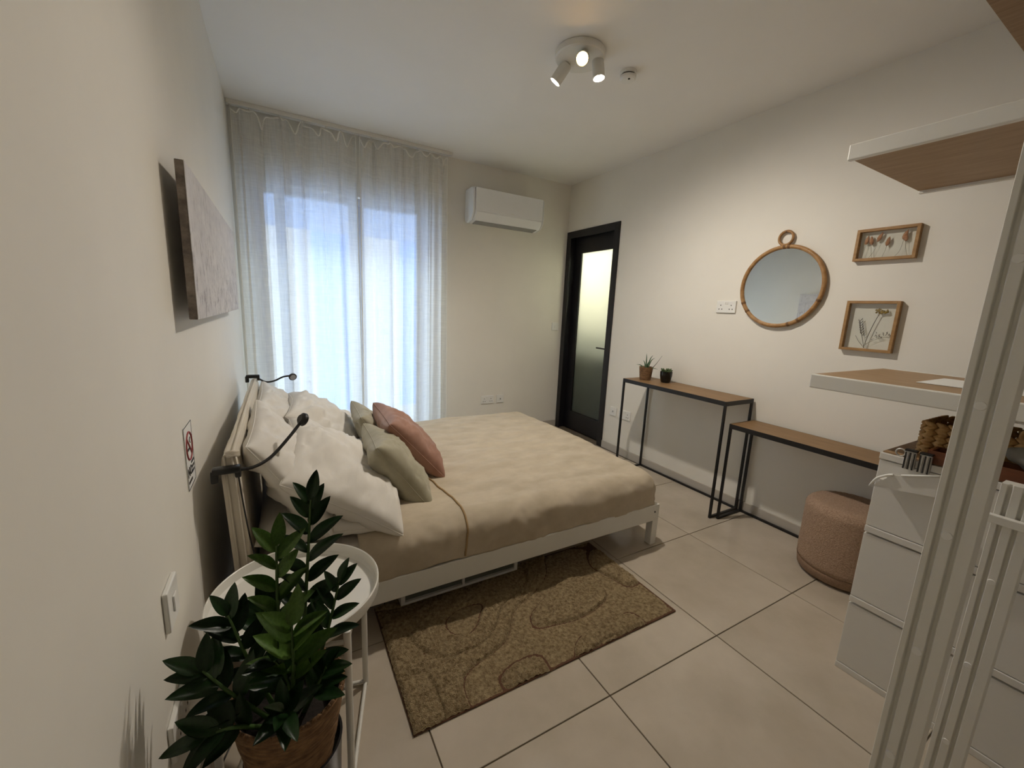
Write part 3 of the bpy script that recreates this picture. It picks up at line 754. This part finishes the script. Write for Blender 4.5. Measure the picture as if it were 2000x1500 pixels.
bm = bmesh.new(); lathe(bm, [(0,.320),(.066,.320),(.0995,.492),(.103,.496),(.101,.499),(.096,.492),(.084,.43),(0,.43)], 40, PC); obj('pot_wall', bm, M_blackpl, np_, True, 40)
bm = bmesh.new(); lathe(bm, [(0,.452),(.05,.450),(.083,.444),(.082,.432),(0,.432)], 40, PC)
for v in bm.verts: v.co.z += noise.noise(v.co*50)*.003
obj('soil', bm, M_soil, np_, True)

# ZZ leaf (shared mesh, young and dark)
def leaf_mesh(name, m):
    bm = bmesh.new(); rows_ = []
    N = 10
    for i in range(N+1):
        t = i/N; w = .50*(math.sin(PI*min(1, t**.86))**.72)*(1-.18*t) if 0 < t < 1 else 0.0
        z = -.10*t*t+.02*math.sin(PI*t)
        c = Vector((0, t, z)); rows_.append([bm.verts.new(c+Vector((s*w*.46, 0, abs(s)*w*.16))) for s in (-1, -.5, 0, .5, 1)])
    for i in range(N):
        for k in range(4):
            try: bm.faces.new((rows_[i][k], rows_[i][k+1], rows_[i+1][k+1], rows_[i+1][k]))
            except ValueError: pass
    bmesh.ops.solidify(bm, geom=bm.faces[:], thickness=.012)
    bmesh.ops.recalc_face_normals(bm, faces=bm.faces)
    me = bpy.data.meshes.new(name); bm.to_mesh(me); bm.free(); me.materials.append(m)
    for p in me.polygons: p.use_smooth = True
    return me
LM = leaf_mesh('leaf', M_leaf); LM2 = leaf_mesh('leaf_young', M_leaf2)
zz = thing('zz_plant', 'leafy dark green potted plant in front of the white side table', 'plant', PC+Vector((0,0,.45)))
def zz_stem(base, ctrl, tip, n, size, young, seed, start=.30, face=None):
    rnd = random.Random(seed)
    pts = spline([base, ctrl, tip], 14); N = len(pts)
    bm = bmesh.new(); tube(bm, pts, [.0058*(1-.65*i/(N-1)) for i in range(N)], 8); so = obj('stem', bm, M_stem, zz, True)
    side = 1
    for k in range(n):
        t = start+(1-start)*(k/(n-1)); f = t*(N-1); i = min(int(f), N-2)
        p = pts[i].lerp(pts[i+1], f-i); tg = (pts[i+1]-pts[i]).normalized()
        vw = (Vector((.2461,0,1.3267))-p).normalized() if face is None else Vector(face)
        b = tg.cross(vw).normalized()
        last = (k == n-1)
        spread = .20 if last else (1.02-.40*t)
        dirv = (tg*math.cos(spread) + b*side*math.sin(spread)).normalized() if not last else (tg+b*.15*side).normalized()
        dirv = (dirv + Vector((rnd.uniform(-.25,.25), rnd.uniform(-.25,.25), rnd.uniform(-.1,.15)))).normalized()
        nrm = (vw*.75+Vector((0,0,.6))+tg*.25+Vector((rnd.uniform(-.3,.3), rnd.uniform(-.3,.3), 0))).normalized()
        xax = dirv.cross(nrm).normalized(); nrm = xax.cross(dirv)
        s = size*rnd.uniform(.85,1.12)*(.82+.3*math.sin(PI*min(1,t*.95)))
        Mx = Matrix(((xax.x*s*.95, dirv.x*s, nrm.x*s, p.x), (xax.y*s*.95, dirv.y*s, nrm.y*s, p.y), (xax.z*s*.95, dirv.z*s, nrm.z*s, p.z), (0,0,0,1)))
        o = bpy.data.objects.new('leaf', LM2 if young else LM); COL.objects.link(o); o.matrix_basis = Mx; attach(o, so)
        side = -side
Z0 = .445
zz_stem((.240,.880,Z0), (.268,.905,.70), (.286,.915,.905), 15, .074, False, 1, .36)
zz_stem((.222,.872,Z0), (.214,.880,.66), (.218,.890,.828), 9, .074, True, 2, .50)
zz_stem((.228,.850,Z0), (.236,.800,.60), (.238,.785,.715), 9, .082, True, 3, .45)
zz_stem((.245,.862,Z0), (.300,.865,.60), (.334,.885,.715), 10, .066, False, 4, .36)
zz_stem((.205,.865,Z0), (.160,.870,.59), (.128,.890,.700), 10, .076, False, 5, .34)
zz_stem((.200,.850,Z0), (.135,.830,.565), (.088,.840,.635), 10, .076, False, 6, .30)
zz_stem((.195,.842,Z0), (.135,.800,.525), (.092,.795,.535), 8, .072, False, 7, .35)
zz_stem((.212,.880,Z0), (.195,.915,.58), (.185,.925,.68), 8, .072, False, 8, .40)
zz_stem((.250,.850,Z0), (.275,.815,.53), (.295,.80,.585), 8, .066, False, 9, .40)
zz_stem((.225,.838,Z0), (.222,.785,.53), (.215,.755,.560), 8, .070, False, 10, .40)
zz_stem((.235,.845,Z0), (.225,.815,.57), (.205,.800,.640), 9, .072, False, 11, .40)
tag(obj('floor_cable', (lambda b: (tube(b, spline([(.09,1.02,.012), (.06,.98,.05), (.035,.99,.15), (.025,1.0,.25), (.02,1.02,.36)], 10), .003, 6), b)[1])(bmesh.new()), M_blackpl, None, True), 'thin black cable rising to the low socket behind the plant', 'cable')

# ------------------------------------------------------------------ console tables
def console(label, x0, x1, y0, y1, h):
    r = thing('console_table', label, 'table', ((x0+x1)/2, (y0+y1)/2, 0), 'narrow console tables along the right wall')
    q = .014
    obj('table_top', bxm(x0+.002, x1-.002, y0+.002, y1-.002, h-.016, h, .001), M_oak, r)
    for y in (y0, y1-q):
        for x in (x0, x1-q): obj('leg', bxm(x, x+q, y, y+q, q, h-.030), M_black, r)
        obj('foot_bar', bxm(x0, x1, y, y+q, 0, q), M_black, r)
        obj('top_bar', bxm(x0, x1, y, y+q, h-.030, h-.016), M_black, r)
    for x in (x0, x1-q): obj('long_rail', bxm(x, x+q, y0+q, y1-q, h-.030, h-.016), M_black, r)
    obj('floor_rail', bxm(x1-q, x1, y0+q, y1-q, 0, q), M_black, r)
    bm = bmesh.new()
    box(bm, x0, x1, y0, y0+.002, h-.016, h); box(bm, x0, x1, y1-.002, y1, h-.016, h); box(bm, x0, x0+.002, y0+.002, y1-.002, h-.016, h); box(bm, x1-.002, x1, y0+.002, y1-.002, h-.016, h)
    obj('edge_band', bm, M_black, r)
console('taller black metal console table with wooden top, holding two small plants', 2.705, 3.010, 1.530, 2.440, .805)
console('lower black metal console table with wooden top, above the round pouf', 2.745, 3.010, .600, 1.512, .662)

# pots on the taller console
p1 = thing('woven_pot', 'small brown woven pot on the taller console table', 'pot', (2.85,2.34,.806))
bm = bmesh.new(); pr = [(0,.806)]
for i in range(61):
    t = i/60; pr.append((.043+.011*t+.0015*abs(math.sin(t*PI*10)), .806+.105*t))
pr += [(.048,.911),(.046,.895),(0,.892)]
lathe(bm, pr, 40, (2.85,2.34,0)); obj('basket_body', bm, M_seagrass, p1, True)
al = thing('aloe_plant', 'small spiky aloe growing from the brown woven pot', 'plant', (2.85,2.34,.895))
def spike(parent, b, c, t, r, m, name='leaf'):
    pts = spline([b, c, t], 8); n = len(pts); bm = bmesh.new()
    tube(bm, pts, [max(.0008, r*(1-(i/(n-1))**1.4)) for i in range(n)], 7); return obj(name, bm, m, parent, True)
B = Vector((2.85,2.34,.888))
for dx, dy, dz, r in ((0,.01,.13,.006), (.03,-.03,.12,.0065), (.035,-.045,.10,.006), (-.05,.06,.035,.006), (.02,-.10,.015,.006), (.05,.02,.06,.007), (-.02,-.03,.05,.007), (0,.04,.07,.006)):
    spike(al, B+Vector((dx*.15,dy*.15,0)), B+Vector((dx*.55,dy*.55,dz*.62+.01)), B+Vector((dx,dy,dz)), r, M_aloe)
spike(al, B+Vector((.02,-.03,0)), B+Vector((.03,-.075,.06)), B+Vector((.05,-.105,.125)), .003, M_dstalk, 'flower_stalk')
p2 = thing('black_pot', 'small glossy black pot on the taller console table', 'pot', (2.91,2.185,.806))
bm = bmesh.new(); lathe(bm, [(0,.806),(.032,.806),(.037,.812),(.046,.86),(.047,.893),(.043,.893),(.041,.88),(0,.88)], 40, (2.91,2.185,0)); obj('pot_wall', bm, mat('glossy_black_glaze', (14,14,15), .15, var=.1), p2, True, 50)
su = thing('succulent', 'low green succulent in the small black pot', 'plant', (2.91,2.185,.88))
rnd = random.Random(5)
bm = bmesh.new(); lathe(bm, [(0,.882),(.04,.8815),(.04,.884),(0,.886)], 24, (2.91,2.185,0)); obj('soil', bm, M_soil, su)
for k in range(34):
    a = rnd.uniform(0, 2*PI); rr = rnd.uniform(.004,.046); b = Vector((2.91+rr*.6*math.cos(a), 2.185+rr*.6*math.sin(a), .884)); t = b+Vector((rr*.55*math.cos(a), rr*.55*math.sin(a), rnd.uniform(.012,.034)))
    bm = bmesh.new(); tube(bm, spline([b, b.lerp(t,.5)+Vector((0,0,.004)), t], 3), [.003,.0045,.006,.0065,.006,.005,.001], 6); obj('leaf', bm, M_succ, su, True)

# ------------------------------------------------------------------ mirror and frames
mr = thing('round_mirror', 'round wall mirror with rattan rim and hanging ring', 'mirror', (W, 1.477, 1.54))
MC = Vector((W-.018, 1.477, 1.540)); MR = .243
bm = bmesh.new(); tube(bm, [MC+Vector((0, MR*math.cos(2*PI*k/96), MR*math.sin(2*PI*k/96))) for k in range(96)], .0125, 12, True); obj('rattan_rim', bm, M_rattan, mr, True)
bm = bmesh.new(); lathe(bm, [(0,0),(MR-.008,0),(MR-.008,.005),(0,.005)], 72, (W-.013, MC.y, MC.z), M=Matrix.Rotation(-PI/2, 4, 'Y')); obj('mirror_glass', bm, M_mirror, mr)
RC = Vector((W-.016, 1.487, 1.54+MR+.052))
bm = bmesh.new(); tube(bm, [RC+Vector((0, .041*math.cos(2*PI*k/40), .041*math.sin(2*PI*k/40))) for k in range(40)], .008, 10, True); obj('hanging_ring', bm, M_rattan, mr, True)
for a in (88, 94, 200, 236, 250, 335, 320):
    t = math.radians(a); pts = [MC+Vector((0, MR*math.cos(t+s*.03), MR*math.sin(t+s*.03))) for s in (-1,-.5,0,.5,1)]
    bm = bmesh.new(); tube(bm, pts, .0138, 12); obj('rim_binding', bm, M_rattan2, mr, True)
bm = bmesh.new(); tube(bm, [(W, RC.y, RC.z+.036), (W-.03, RC.y, RC.z+.036)], .0025, 8); obj('nail', bm, M_black, mr)

def shadow_frame(label, y0, y1, z0, z1):
    r = thing('flower_frame', label, 'picture frame', (W, (y0+y1)/2, z0), 'pressed flower frames')
    bm = bmesh.new(); rect_frame(bm, W-.030, W-.001, y0, y1, z0, z1, .014, True, .001); fr = obj('wooden_frame', bm, M_framewood, r)
    obj('glass', bxm(W-.018, W-.0165, y0+.0145, y1-.0145, z0+.0145, z1-.0145), M_pane, r)
    return r
f1 = shadow_frame('wide wooden frame with dried grass tails, above the other frame', .857, 1.115, 1.665, 1.829)
X = W-.014
for y, z, dy, hgt in ((1.075,1.700,-.004,.065), (1.045,1.700,.004,.06), (1.03,1.700,-.010,.075), (.985,1.695,-.004,.055), (.925,1.69,-.008,.085), (.905,1.70,.006,.065)):
    bm = bmesh.new(); top = Vector((X, y+dy, z+hgt)); tube(bm, spline([(X, y+dy*-2, 1.682), (X, y, z+.02), top], 6), .0007, 5); s_ = obj('grass_stem', bm, M_stalk, f1, True)
    bm = bmesh.new(); ax = Vector((0, dy*1.6, .044)); n_ = 10
    pts = [top-ax*.35+ax*(i/n_)*1.1 for i in range(n_+1)]; tube(bm, pts, [max(.0006,.0098*math.sin(PI*(i/n_)**.75)**.8) for i in range(n_+1)], 10)
    for v in bm.verts:
        v.co.x = X+(v.co.x-X)*.45; n = noise.noise(v.co*400)*.0012; v.co.y += n; v.co.z += n
    obj('grass_tail', bm, M_foam, s_, True)
f2 = shadow_frame('squarish wooden frame with a pressed yellow flower, below the other frame', .872, 1.102, 1.187, 1.455)
b0 = Vector((X, .995, 1.203))
bm = bmesh.new(); tube(bm, spline([b0, (X,.985,1.27), (X,.972,1.33), (X,.957,1.382)], 8), .0016, 6); obj('flower_stem', bm, M_dstalk, f2, True)
bm = bmesh.new(); tube(bm, spline([b0+Vector((0,0,.01)), (X,1.012,1.27), (X,1.024,1.31), (X,1.032,1.348)], 8), .0013, 6); tw = obj('twig', bm, M_dstalk, f2, True)
bm = bmesh.new(); tube(bm, spline([b0+Vector((0,0,.005)), (X,1.02,1.235), (X,1.04,1.268)], 6), .0009, 5); obj('twig', bm, M_dstalk, f2, True)
bm = bmesh.new(); tube(bm, spline([b0+Vector((0,-.004,.02)), (X,.955,1.25), (X,.925,1.265), (X,.897,1.27)], 6), .0008, 5); tw2 = obj('twig', bm, M_stalk, f2, True)
rnd = random.Random(8)
for k in range(13):
    t = k/12; y = 1.012+.02*t; z = 1.27+.078*t; s = 1 if k % 2 else -1
    bm = bmesh.new(); tube(bm, [(X,y,z), (X,y+s*.008,z+.010), (X,y+s*.009,z+.017)], [.0012,.0018,.0006], 5); obj('bud', bm, M_dstalk, tw, True)
for k in range(16):
    t = k/15; y = .962-.066*t; z = 1.255+.02*math.sin(t*3)+rnd.uniform(-.012,.026)
    bm = bmesh.new(); tube(bm, [(X,y,z-.006), (X,y+rnd.uniform(-.006,.006),z), (X,y+rnd.uniform(-.008,.008),z+.006)], [.0005,.0016,.0006], 5); obj('bud', bm, M_dstalk, tw2, True)
for k in range(26):
    a = rnd.uniform(0, 2*PI); q = rnd.uniform(0,.030); c = Vector((X+rnd.uniform(-.003,.003), .945+q*1.1*math.cos(a), 1.398+q*.6*math.sin(a)))
    bm = bmesh.new(); bmesh.ops.create_icosphere(bm, subdivisions=1, radius=rnd.uniform(.004,.0072), matrix=Matrix.Translation(c)@Matrix.Diagonal((.5,1,1,1))); obj('petal_cluster', bm, M_yel, f2, True)

# ------------------------------------------------------------------ pouf
pf = thing('round_pouf', 'round blush boucle pouf beneath the lower console table', 'pouf', (2.81,.832,0))
pc = (2.81,.832,0); pr_ = .195
bm = bmesh.new(); prf = [(0,.012),(pr_-.012,.012),(pr_-.004,.02),(pr_,.05),(pr_,.065)]; lathe(bm, prf, 64, pc); obj('base_band', bm, M_bouclet, pf, True)
bm = bmesh.new(); prf = [(0,.066),(pr_+.002,.066)]+[(pr_+.003,.066+.29*i/14) for i in range(1,15)]+[(pr_+.003-.05*(1-math.cos(a)),.356+.05*math.sin(a)) for a in [PI/2*k/8 for k in range(1,9)]]+[(.10,.410),(0,.413)]
lathe(bm, prf, 96, pc)
for v in bm.verts:
    n = noise.noise(v.co*70)*.0025; d = Vector((v.co.x-pc[0], v.co.y-pc[1], 0))
    if d.length > .05: v.co += d.normalized()*n
    v.co.z += n*.6 if v.co.z > .1 else 0
obj('upholstery', bm, M_boucle, pf, True)
for k in range(3):
    a = k*2*PI/3; bm = bmesh.new(); tube(bm, [(pc[0]+.15*math.cos(a), pc[1]+.15*math.sin(a), 0), (pc[0]+.15*math.cos(a), pc[1]+.15*math.sin(a), .014)], .015, 12); obj('foot', bm, M_blackpl, pf)

# ------------------------------------------------------------------ open shelving, drawers and posts on the right
SX0, SX1 = 2.09, 2.79
def ribbed_post(name, label, xf, yc, z1, w=.064, dots=(), ledge=None):
    r = thing(name, label, 'post', (xf+.03, yc, 0), 'white ribbed shelving posts')
    y0, y1 = yc-w*.61, yc+w*.39
    g1, g2 = yc+.0105, yc-.0155      # groove centres
    gw = .0048; t = .045
    bm = bmesh.new()
    prof = [(y0, 0), (g2-gw, 0), (g2-gw*.6, .010), (g2+gw*.6, .010), (g2+gw, 0), (g1-gw, 0), (g1-gw*.6, .010), (g1+gw*.6, .010), (g1+gw, 0), (y1, 0), (y1, t), (y0, t)]
    a = [bm.verts.new((xf+d, y, 0)) for y, d in prof]; b = [bm.verts.new((xf+d, y, z1)) for y, d in prof]; n = len(prof)
    for i in range(n): bm.faces.new((a[i], a[(i+1) % n], b[(i+1) % n], b[i]))
    bm.faces.new(a[::-1]); bm.faces.new(b)
    bmesh.ops.bevel(bm, geom=[e for e in bm.edges if abs(e.verts[0].co.z-e.verts[1].co.z) > .1], offset=.0008, segments=1, affect='EDGES')
    obj('profile', bm, M_wmetal, r)
    for z in dots:
        bm = bmesh.new(); lathe(bm, [(0,0),(.0085,0),(.0075,.0018),(0,.0022)], 20, (xf, yc-.0025, z), M=Matrix.Rotation(-PI/2, 4, 'Y')); obj('cover_cap', bm, M_plastic, r, True, 40)
    return r
dz1 = [1.4485-.2555*k for k in range(-4, 6)]
ribbed_post('shelving_post', 'tall white ribbed post nearest the viewer at the right edge', 1.337, .2085, H, dots=[z for z in dz1 if .05 < z < 2.6])
p2_ = ribbed_post('shelving_post', 'short white ribbed post behind the tall one at the right edge', 1.858, .2085, .940, w=.068, dots=[.67+.256*k for k in range(-2, 1)])
obj('cross_ledge', bxm(1.838, 1.857, -.35, .247, .834, .856, .002), M_wmetal, p2_)
def shelf(label, z1, y1, t=.055):
    r = thing('wooden_shelf', label, 'shelf', ((SX0+SX1)/2, y1-.45, z1-t), 'bamboo shelves with white edges')
    z0 = z1-t; y0 = y1-.92
    obj('board', bxm(SX0+.022, SX1-.022, y0, y1-.001, z0+.012, z1-.001), M_bamboo, r)
    for x0, x1 in ((SX0, SX0+.022), (SX1-.022, SX1)):
        obj('edge_rail', bxm(x0, x1, y0, y1, z0, z1, .004), M_wmetal, r)
    for x0 in (SX0+.05, SX1-.08):
        obj('support_bracket', bxm(x0, x0+.03, y0-.02, y0+.40, z0-.012, z0+.0118), M_wmetal, r)
    return r
shelf('wood and white shelf at desk height on the right, below two frames', 1.126, .815)
shelf('wood and white shelf high on the right, above two frames', 1.970, .822)
shelf('highest wooden shelf in the top right corner', 2.415, .595)
for x in (SX0+.04, SX1-.09):
    tag(obj('rear_post', bxm(x, x+.05, -.17, -.126, 0, H), M_wmetal), 'plain white post carrying the shelf ends, %s' % ('room side' if x < 2.4 else 'wall side'), 'post')
ch = thing('drawer_chest', 'white chest of drawers with wooden top behind the ribbed posts', 'drawers', (2.34, .2, 0))
cx0, cx1, cyy0, cyy1 = 2.09, 2.60, -.10, .555
obj('carcass', bxm(cx0+.02, cx1, cyy0, cyy1, 0, .860, .002), M_white, ch)
obj('top_frame', bxm(cx0, cx1, cyy0, cyy1, .861, .884, .002), M_white, ch)
obj('wooden_top', bxm(cx0+.012, cx1-.004, cyy0+.004, cyy1-.004, .8845, .888), M_bamboo, ch)
for z0, z1 in ((.026,.282), (.316,.573), (.606,.858)):
    o = obj('drawer', bxm(cx0+.003, cx0+.0195, cyy0+.002, cyy1-.002, z0, z1, .002), M_white, ch)
    obj('pull_lip', bxm(cx0, cx0+.0195, cyy0+.002, cyy1-.002, z0-.026, z0-.002, .002), M_white, o)
# things on / at the chest
bs = thing('braided_basket', 'braided water hyacinth basket on the chest of drawers', 'basket', (2.31, .33, .888))
bx0, bx1, by0, by1, bz0, bz1 = 2.205, 2.42, .16, .485, .889, 1.0
obj('liner', bxm(bx0+.012, bx1-.012, by0+.012, by1-.012, bz0, bz0+.01), M_hyac, bs)
def braid_row(z, seed):
    bm = bmesh.new(); pts = []
    per = [(bx0, by0), (bx1, by0), (bx1, by1), (bx0, by1)]
    for i in range(4):
        a = Vector(per[i]); b = Vector(per[(i+1) % 4]); n = max(2, int((b-a).length/.028)); dd = (b-a).normalized(); nn = Vector((dd.y, -dd.x))
        for k in range(n):
            c = a.lerp(b, (k+.5)/n)
            for s in (1, -1):
                p = Vector((c.x, c.y, z+s*.006)); q1 = p-Vector((dd.x, dd.y, 0))*.017+Vector((0,0,s*.007)); q2 = p+Vector((dd.x, dd.y, 0))*.017-Vector((0,0,s*.006))
                mid = p+Vector((nn.x, nn.y, 0))*.006
                tube(bm, [q1, mid, q2], [.004,.0105,.004], 7)
    o = obj('braid', bm, M_hyac, bs, True)
for k in range(5): braid_row(bz0+.012+k*.0225, k)
for yy in (.43, .22):
    bm = bmesh.new(); tube(bm, spline([(bx0, yy+.05, bz1-.005), (bx0, yy+.045, bz1+.03), (bx0, yy, bz1+.035), (bx0, yy-.02, bz1-.005)], 6), .007, 8)
    if yy < .3: obj('handle', bm, M_hyac, bs, True)
    else: bm.free()
bm = bmesh.new(); bmesh.ops.create_icosphere(bm, subdivisions=3, radius=.045, matrix=Matrix.Translation((2.27,.375,1.018))@Matrix.Diagonal((1,1,.8,1)))
for v in bm.verts: v.co += (v.co-Vector((2.27,.375,1.018))).normalized()*noise.noise(v.co*55)*.008
tag(obj('dried_bundle', bm, mat('dark_moss', (70,62,34), .9, var=.3, scale=60), None, True), 'dark mossy bundle sticking out of the braided basket', 'decoration')
ty = thing('wooden_tray', 'reddish brown wooden tray on the front of the drawer chest', 'tray', (2.14, .17, .889))
tx0, tx1, tyy0, tyy1, tz0, tz1 = 2.094, 2.185, -.08, .438, .889, .930
bm = bmesh.new(); box(bm, tx0, tx0+.008, tyy0, tyy1, tz0, tz1); box(bm, tx1-.008, tx1, tyy0, tyy1, tz0, tz1); box(bm, tx0+.008, tx1-.008, tyy0, tyy0+.008, tz0, tz1); box(bm, tx0+.008, tx1-.008, tyy1-.008, tyy1, tz0, tz1); obj('tray_side', bm, M_tan, ty)
obj('tray_base', bxm(tx0+.008, tx1-.008, tyy0+.008, tyy1-.008, tz0, tz0+.006), M_tan, ty)
pu = bmesh.new(); bmesh.ops.create_icosphere(pu, subdivisions=4, radius=1, matrix=Matrix.Translation((2.14,.215,.952))@Matrix.Rotation(.35,4,'X')@Matrix.Diagonal((.030,.075,.030,1)))
for v in pu.verts: v.co += Vector((noise.noise(v.co*40), noise.noise(v.co*44+Vector((3,0,0))), noise.noise(v.co*38+Vector((0,5,0)))))*.008
tag(obj('cloth_pouch', pu, M_greycloth, None, True), 'crumpled grey pouch lying in the brown tray', 'pouch')
cu = thing('clear_cup', 'clear plastic cup standing in the brown tray', 'cup', (2.14,.325,.896))
bm = bmesh.new(); lathe(bm, [(0,.896),(.018,.896),(.024,.955),(.0228,.955),(.017,.898),(0,.898)], 28, (2.14,.32,0)); obj('cup_wall', bm, M_clear, cu, True, 50)
bm = bmesh.new(); tube(bm, [(2.14+.0238*math.cos(2*PI*k/28), .32+.0238*math.sin(2*PI*k/28), .955) for k in range(28)], .0013, 6, True); obj('cup_rim', bm, M_clear, cu, True)
for k, (y0, y1) in enumerate(((.458,.487), (.420,.450))):
    r = thing('metal_clip', ('ribbed metal clip with a ring, hooked over the chest edge' if k == 0 else 'ribbed metal clip nearer the tall post, hooked over the chest edge'), 'clip', (2.085, (y0+y1)/2, .885), 'metal clips on the drawer chest')
    obj('clip_body', bxm(2.077, 2.0895, y0, y1, .852, .914, .002), M_metal, r)
    obj('clip_top', bxm(2.075, 2.0935, y0-.001, y1+.001, .9145, .921, .001), M_black, r)
    for i in range(5):
        yy = y0+.003+i*(y1-y0-.006)/4; obj('rib', bxm(2.0735, 2.0772, yy-.0014, yy+.0014, .853, .911), M_black if i % 2 == 0 else M_metal, r)
    if k == 0:
        bm = bmesh.new(); tube(bm, [(2.082, .4985+.0125*math.cos(2*PI*i/24), .903+.0125*math.sin(2*PI*i/24)) for i in range(24)], .0028, 8, True); obj('ring', bm, M_metal, r, True)
wt = thing('plastic_holder', 'white plastic holder with curved lip on the top drawer front', 'holder', (2.05, .45, .78))
bm = bmesh.new(); pts = spline([(2.045,.552,.766), (2.043,.535,.800), (2.043,.512,.820), (2.044,.494,.829)], 8)
for a, b in zip(pts[:-1], pts[1:]):
    pass
tube(bm, pts, [.0015+.0028*min(1, i/8) for i in range(len(pts))], 8); obj('curved_lip', bm, M_plastic, wt, True)
bm = bmesh.new(); vs_ = [(2.045,.545,.768), (2.045,.385,.795), (2.045,.385,.862), (2.045,.476,.832), (2.045,.498,.826)]
a = [bm.verts.new(v) for v in vs_]; b = [bm.verts.new((v[0]+.006, v[1], v[2])) for v in vs_]; n = len(vs_)
for i in range(n): bm.faces.new((a[i], a[(i+1) % n], b[(i+1) % n], b[i]))
bm.faces.new(a[::-1]); bm.faces.new(b); obj('side_panel', bm, M_white, wt)
bm = bmesh.new(); tube(bm, [(2.043,.474,.835), (2.043,.385,.866)], .0035, 8); obj('top_bead', bm, M_plastic, wt, True)
obj('back_plate', bxm(2.052, 2.0925, .386, .53, .79, .800, .001), M_white, wt)
tag(obj('paper_sheet', bxm(2.30, 2.60, .25, .56, 1.1262, 1.1275), M_paper), 'white sheet of paper on the desk height shelf', 'paper')
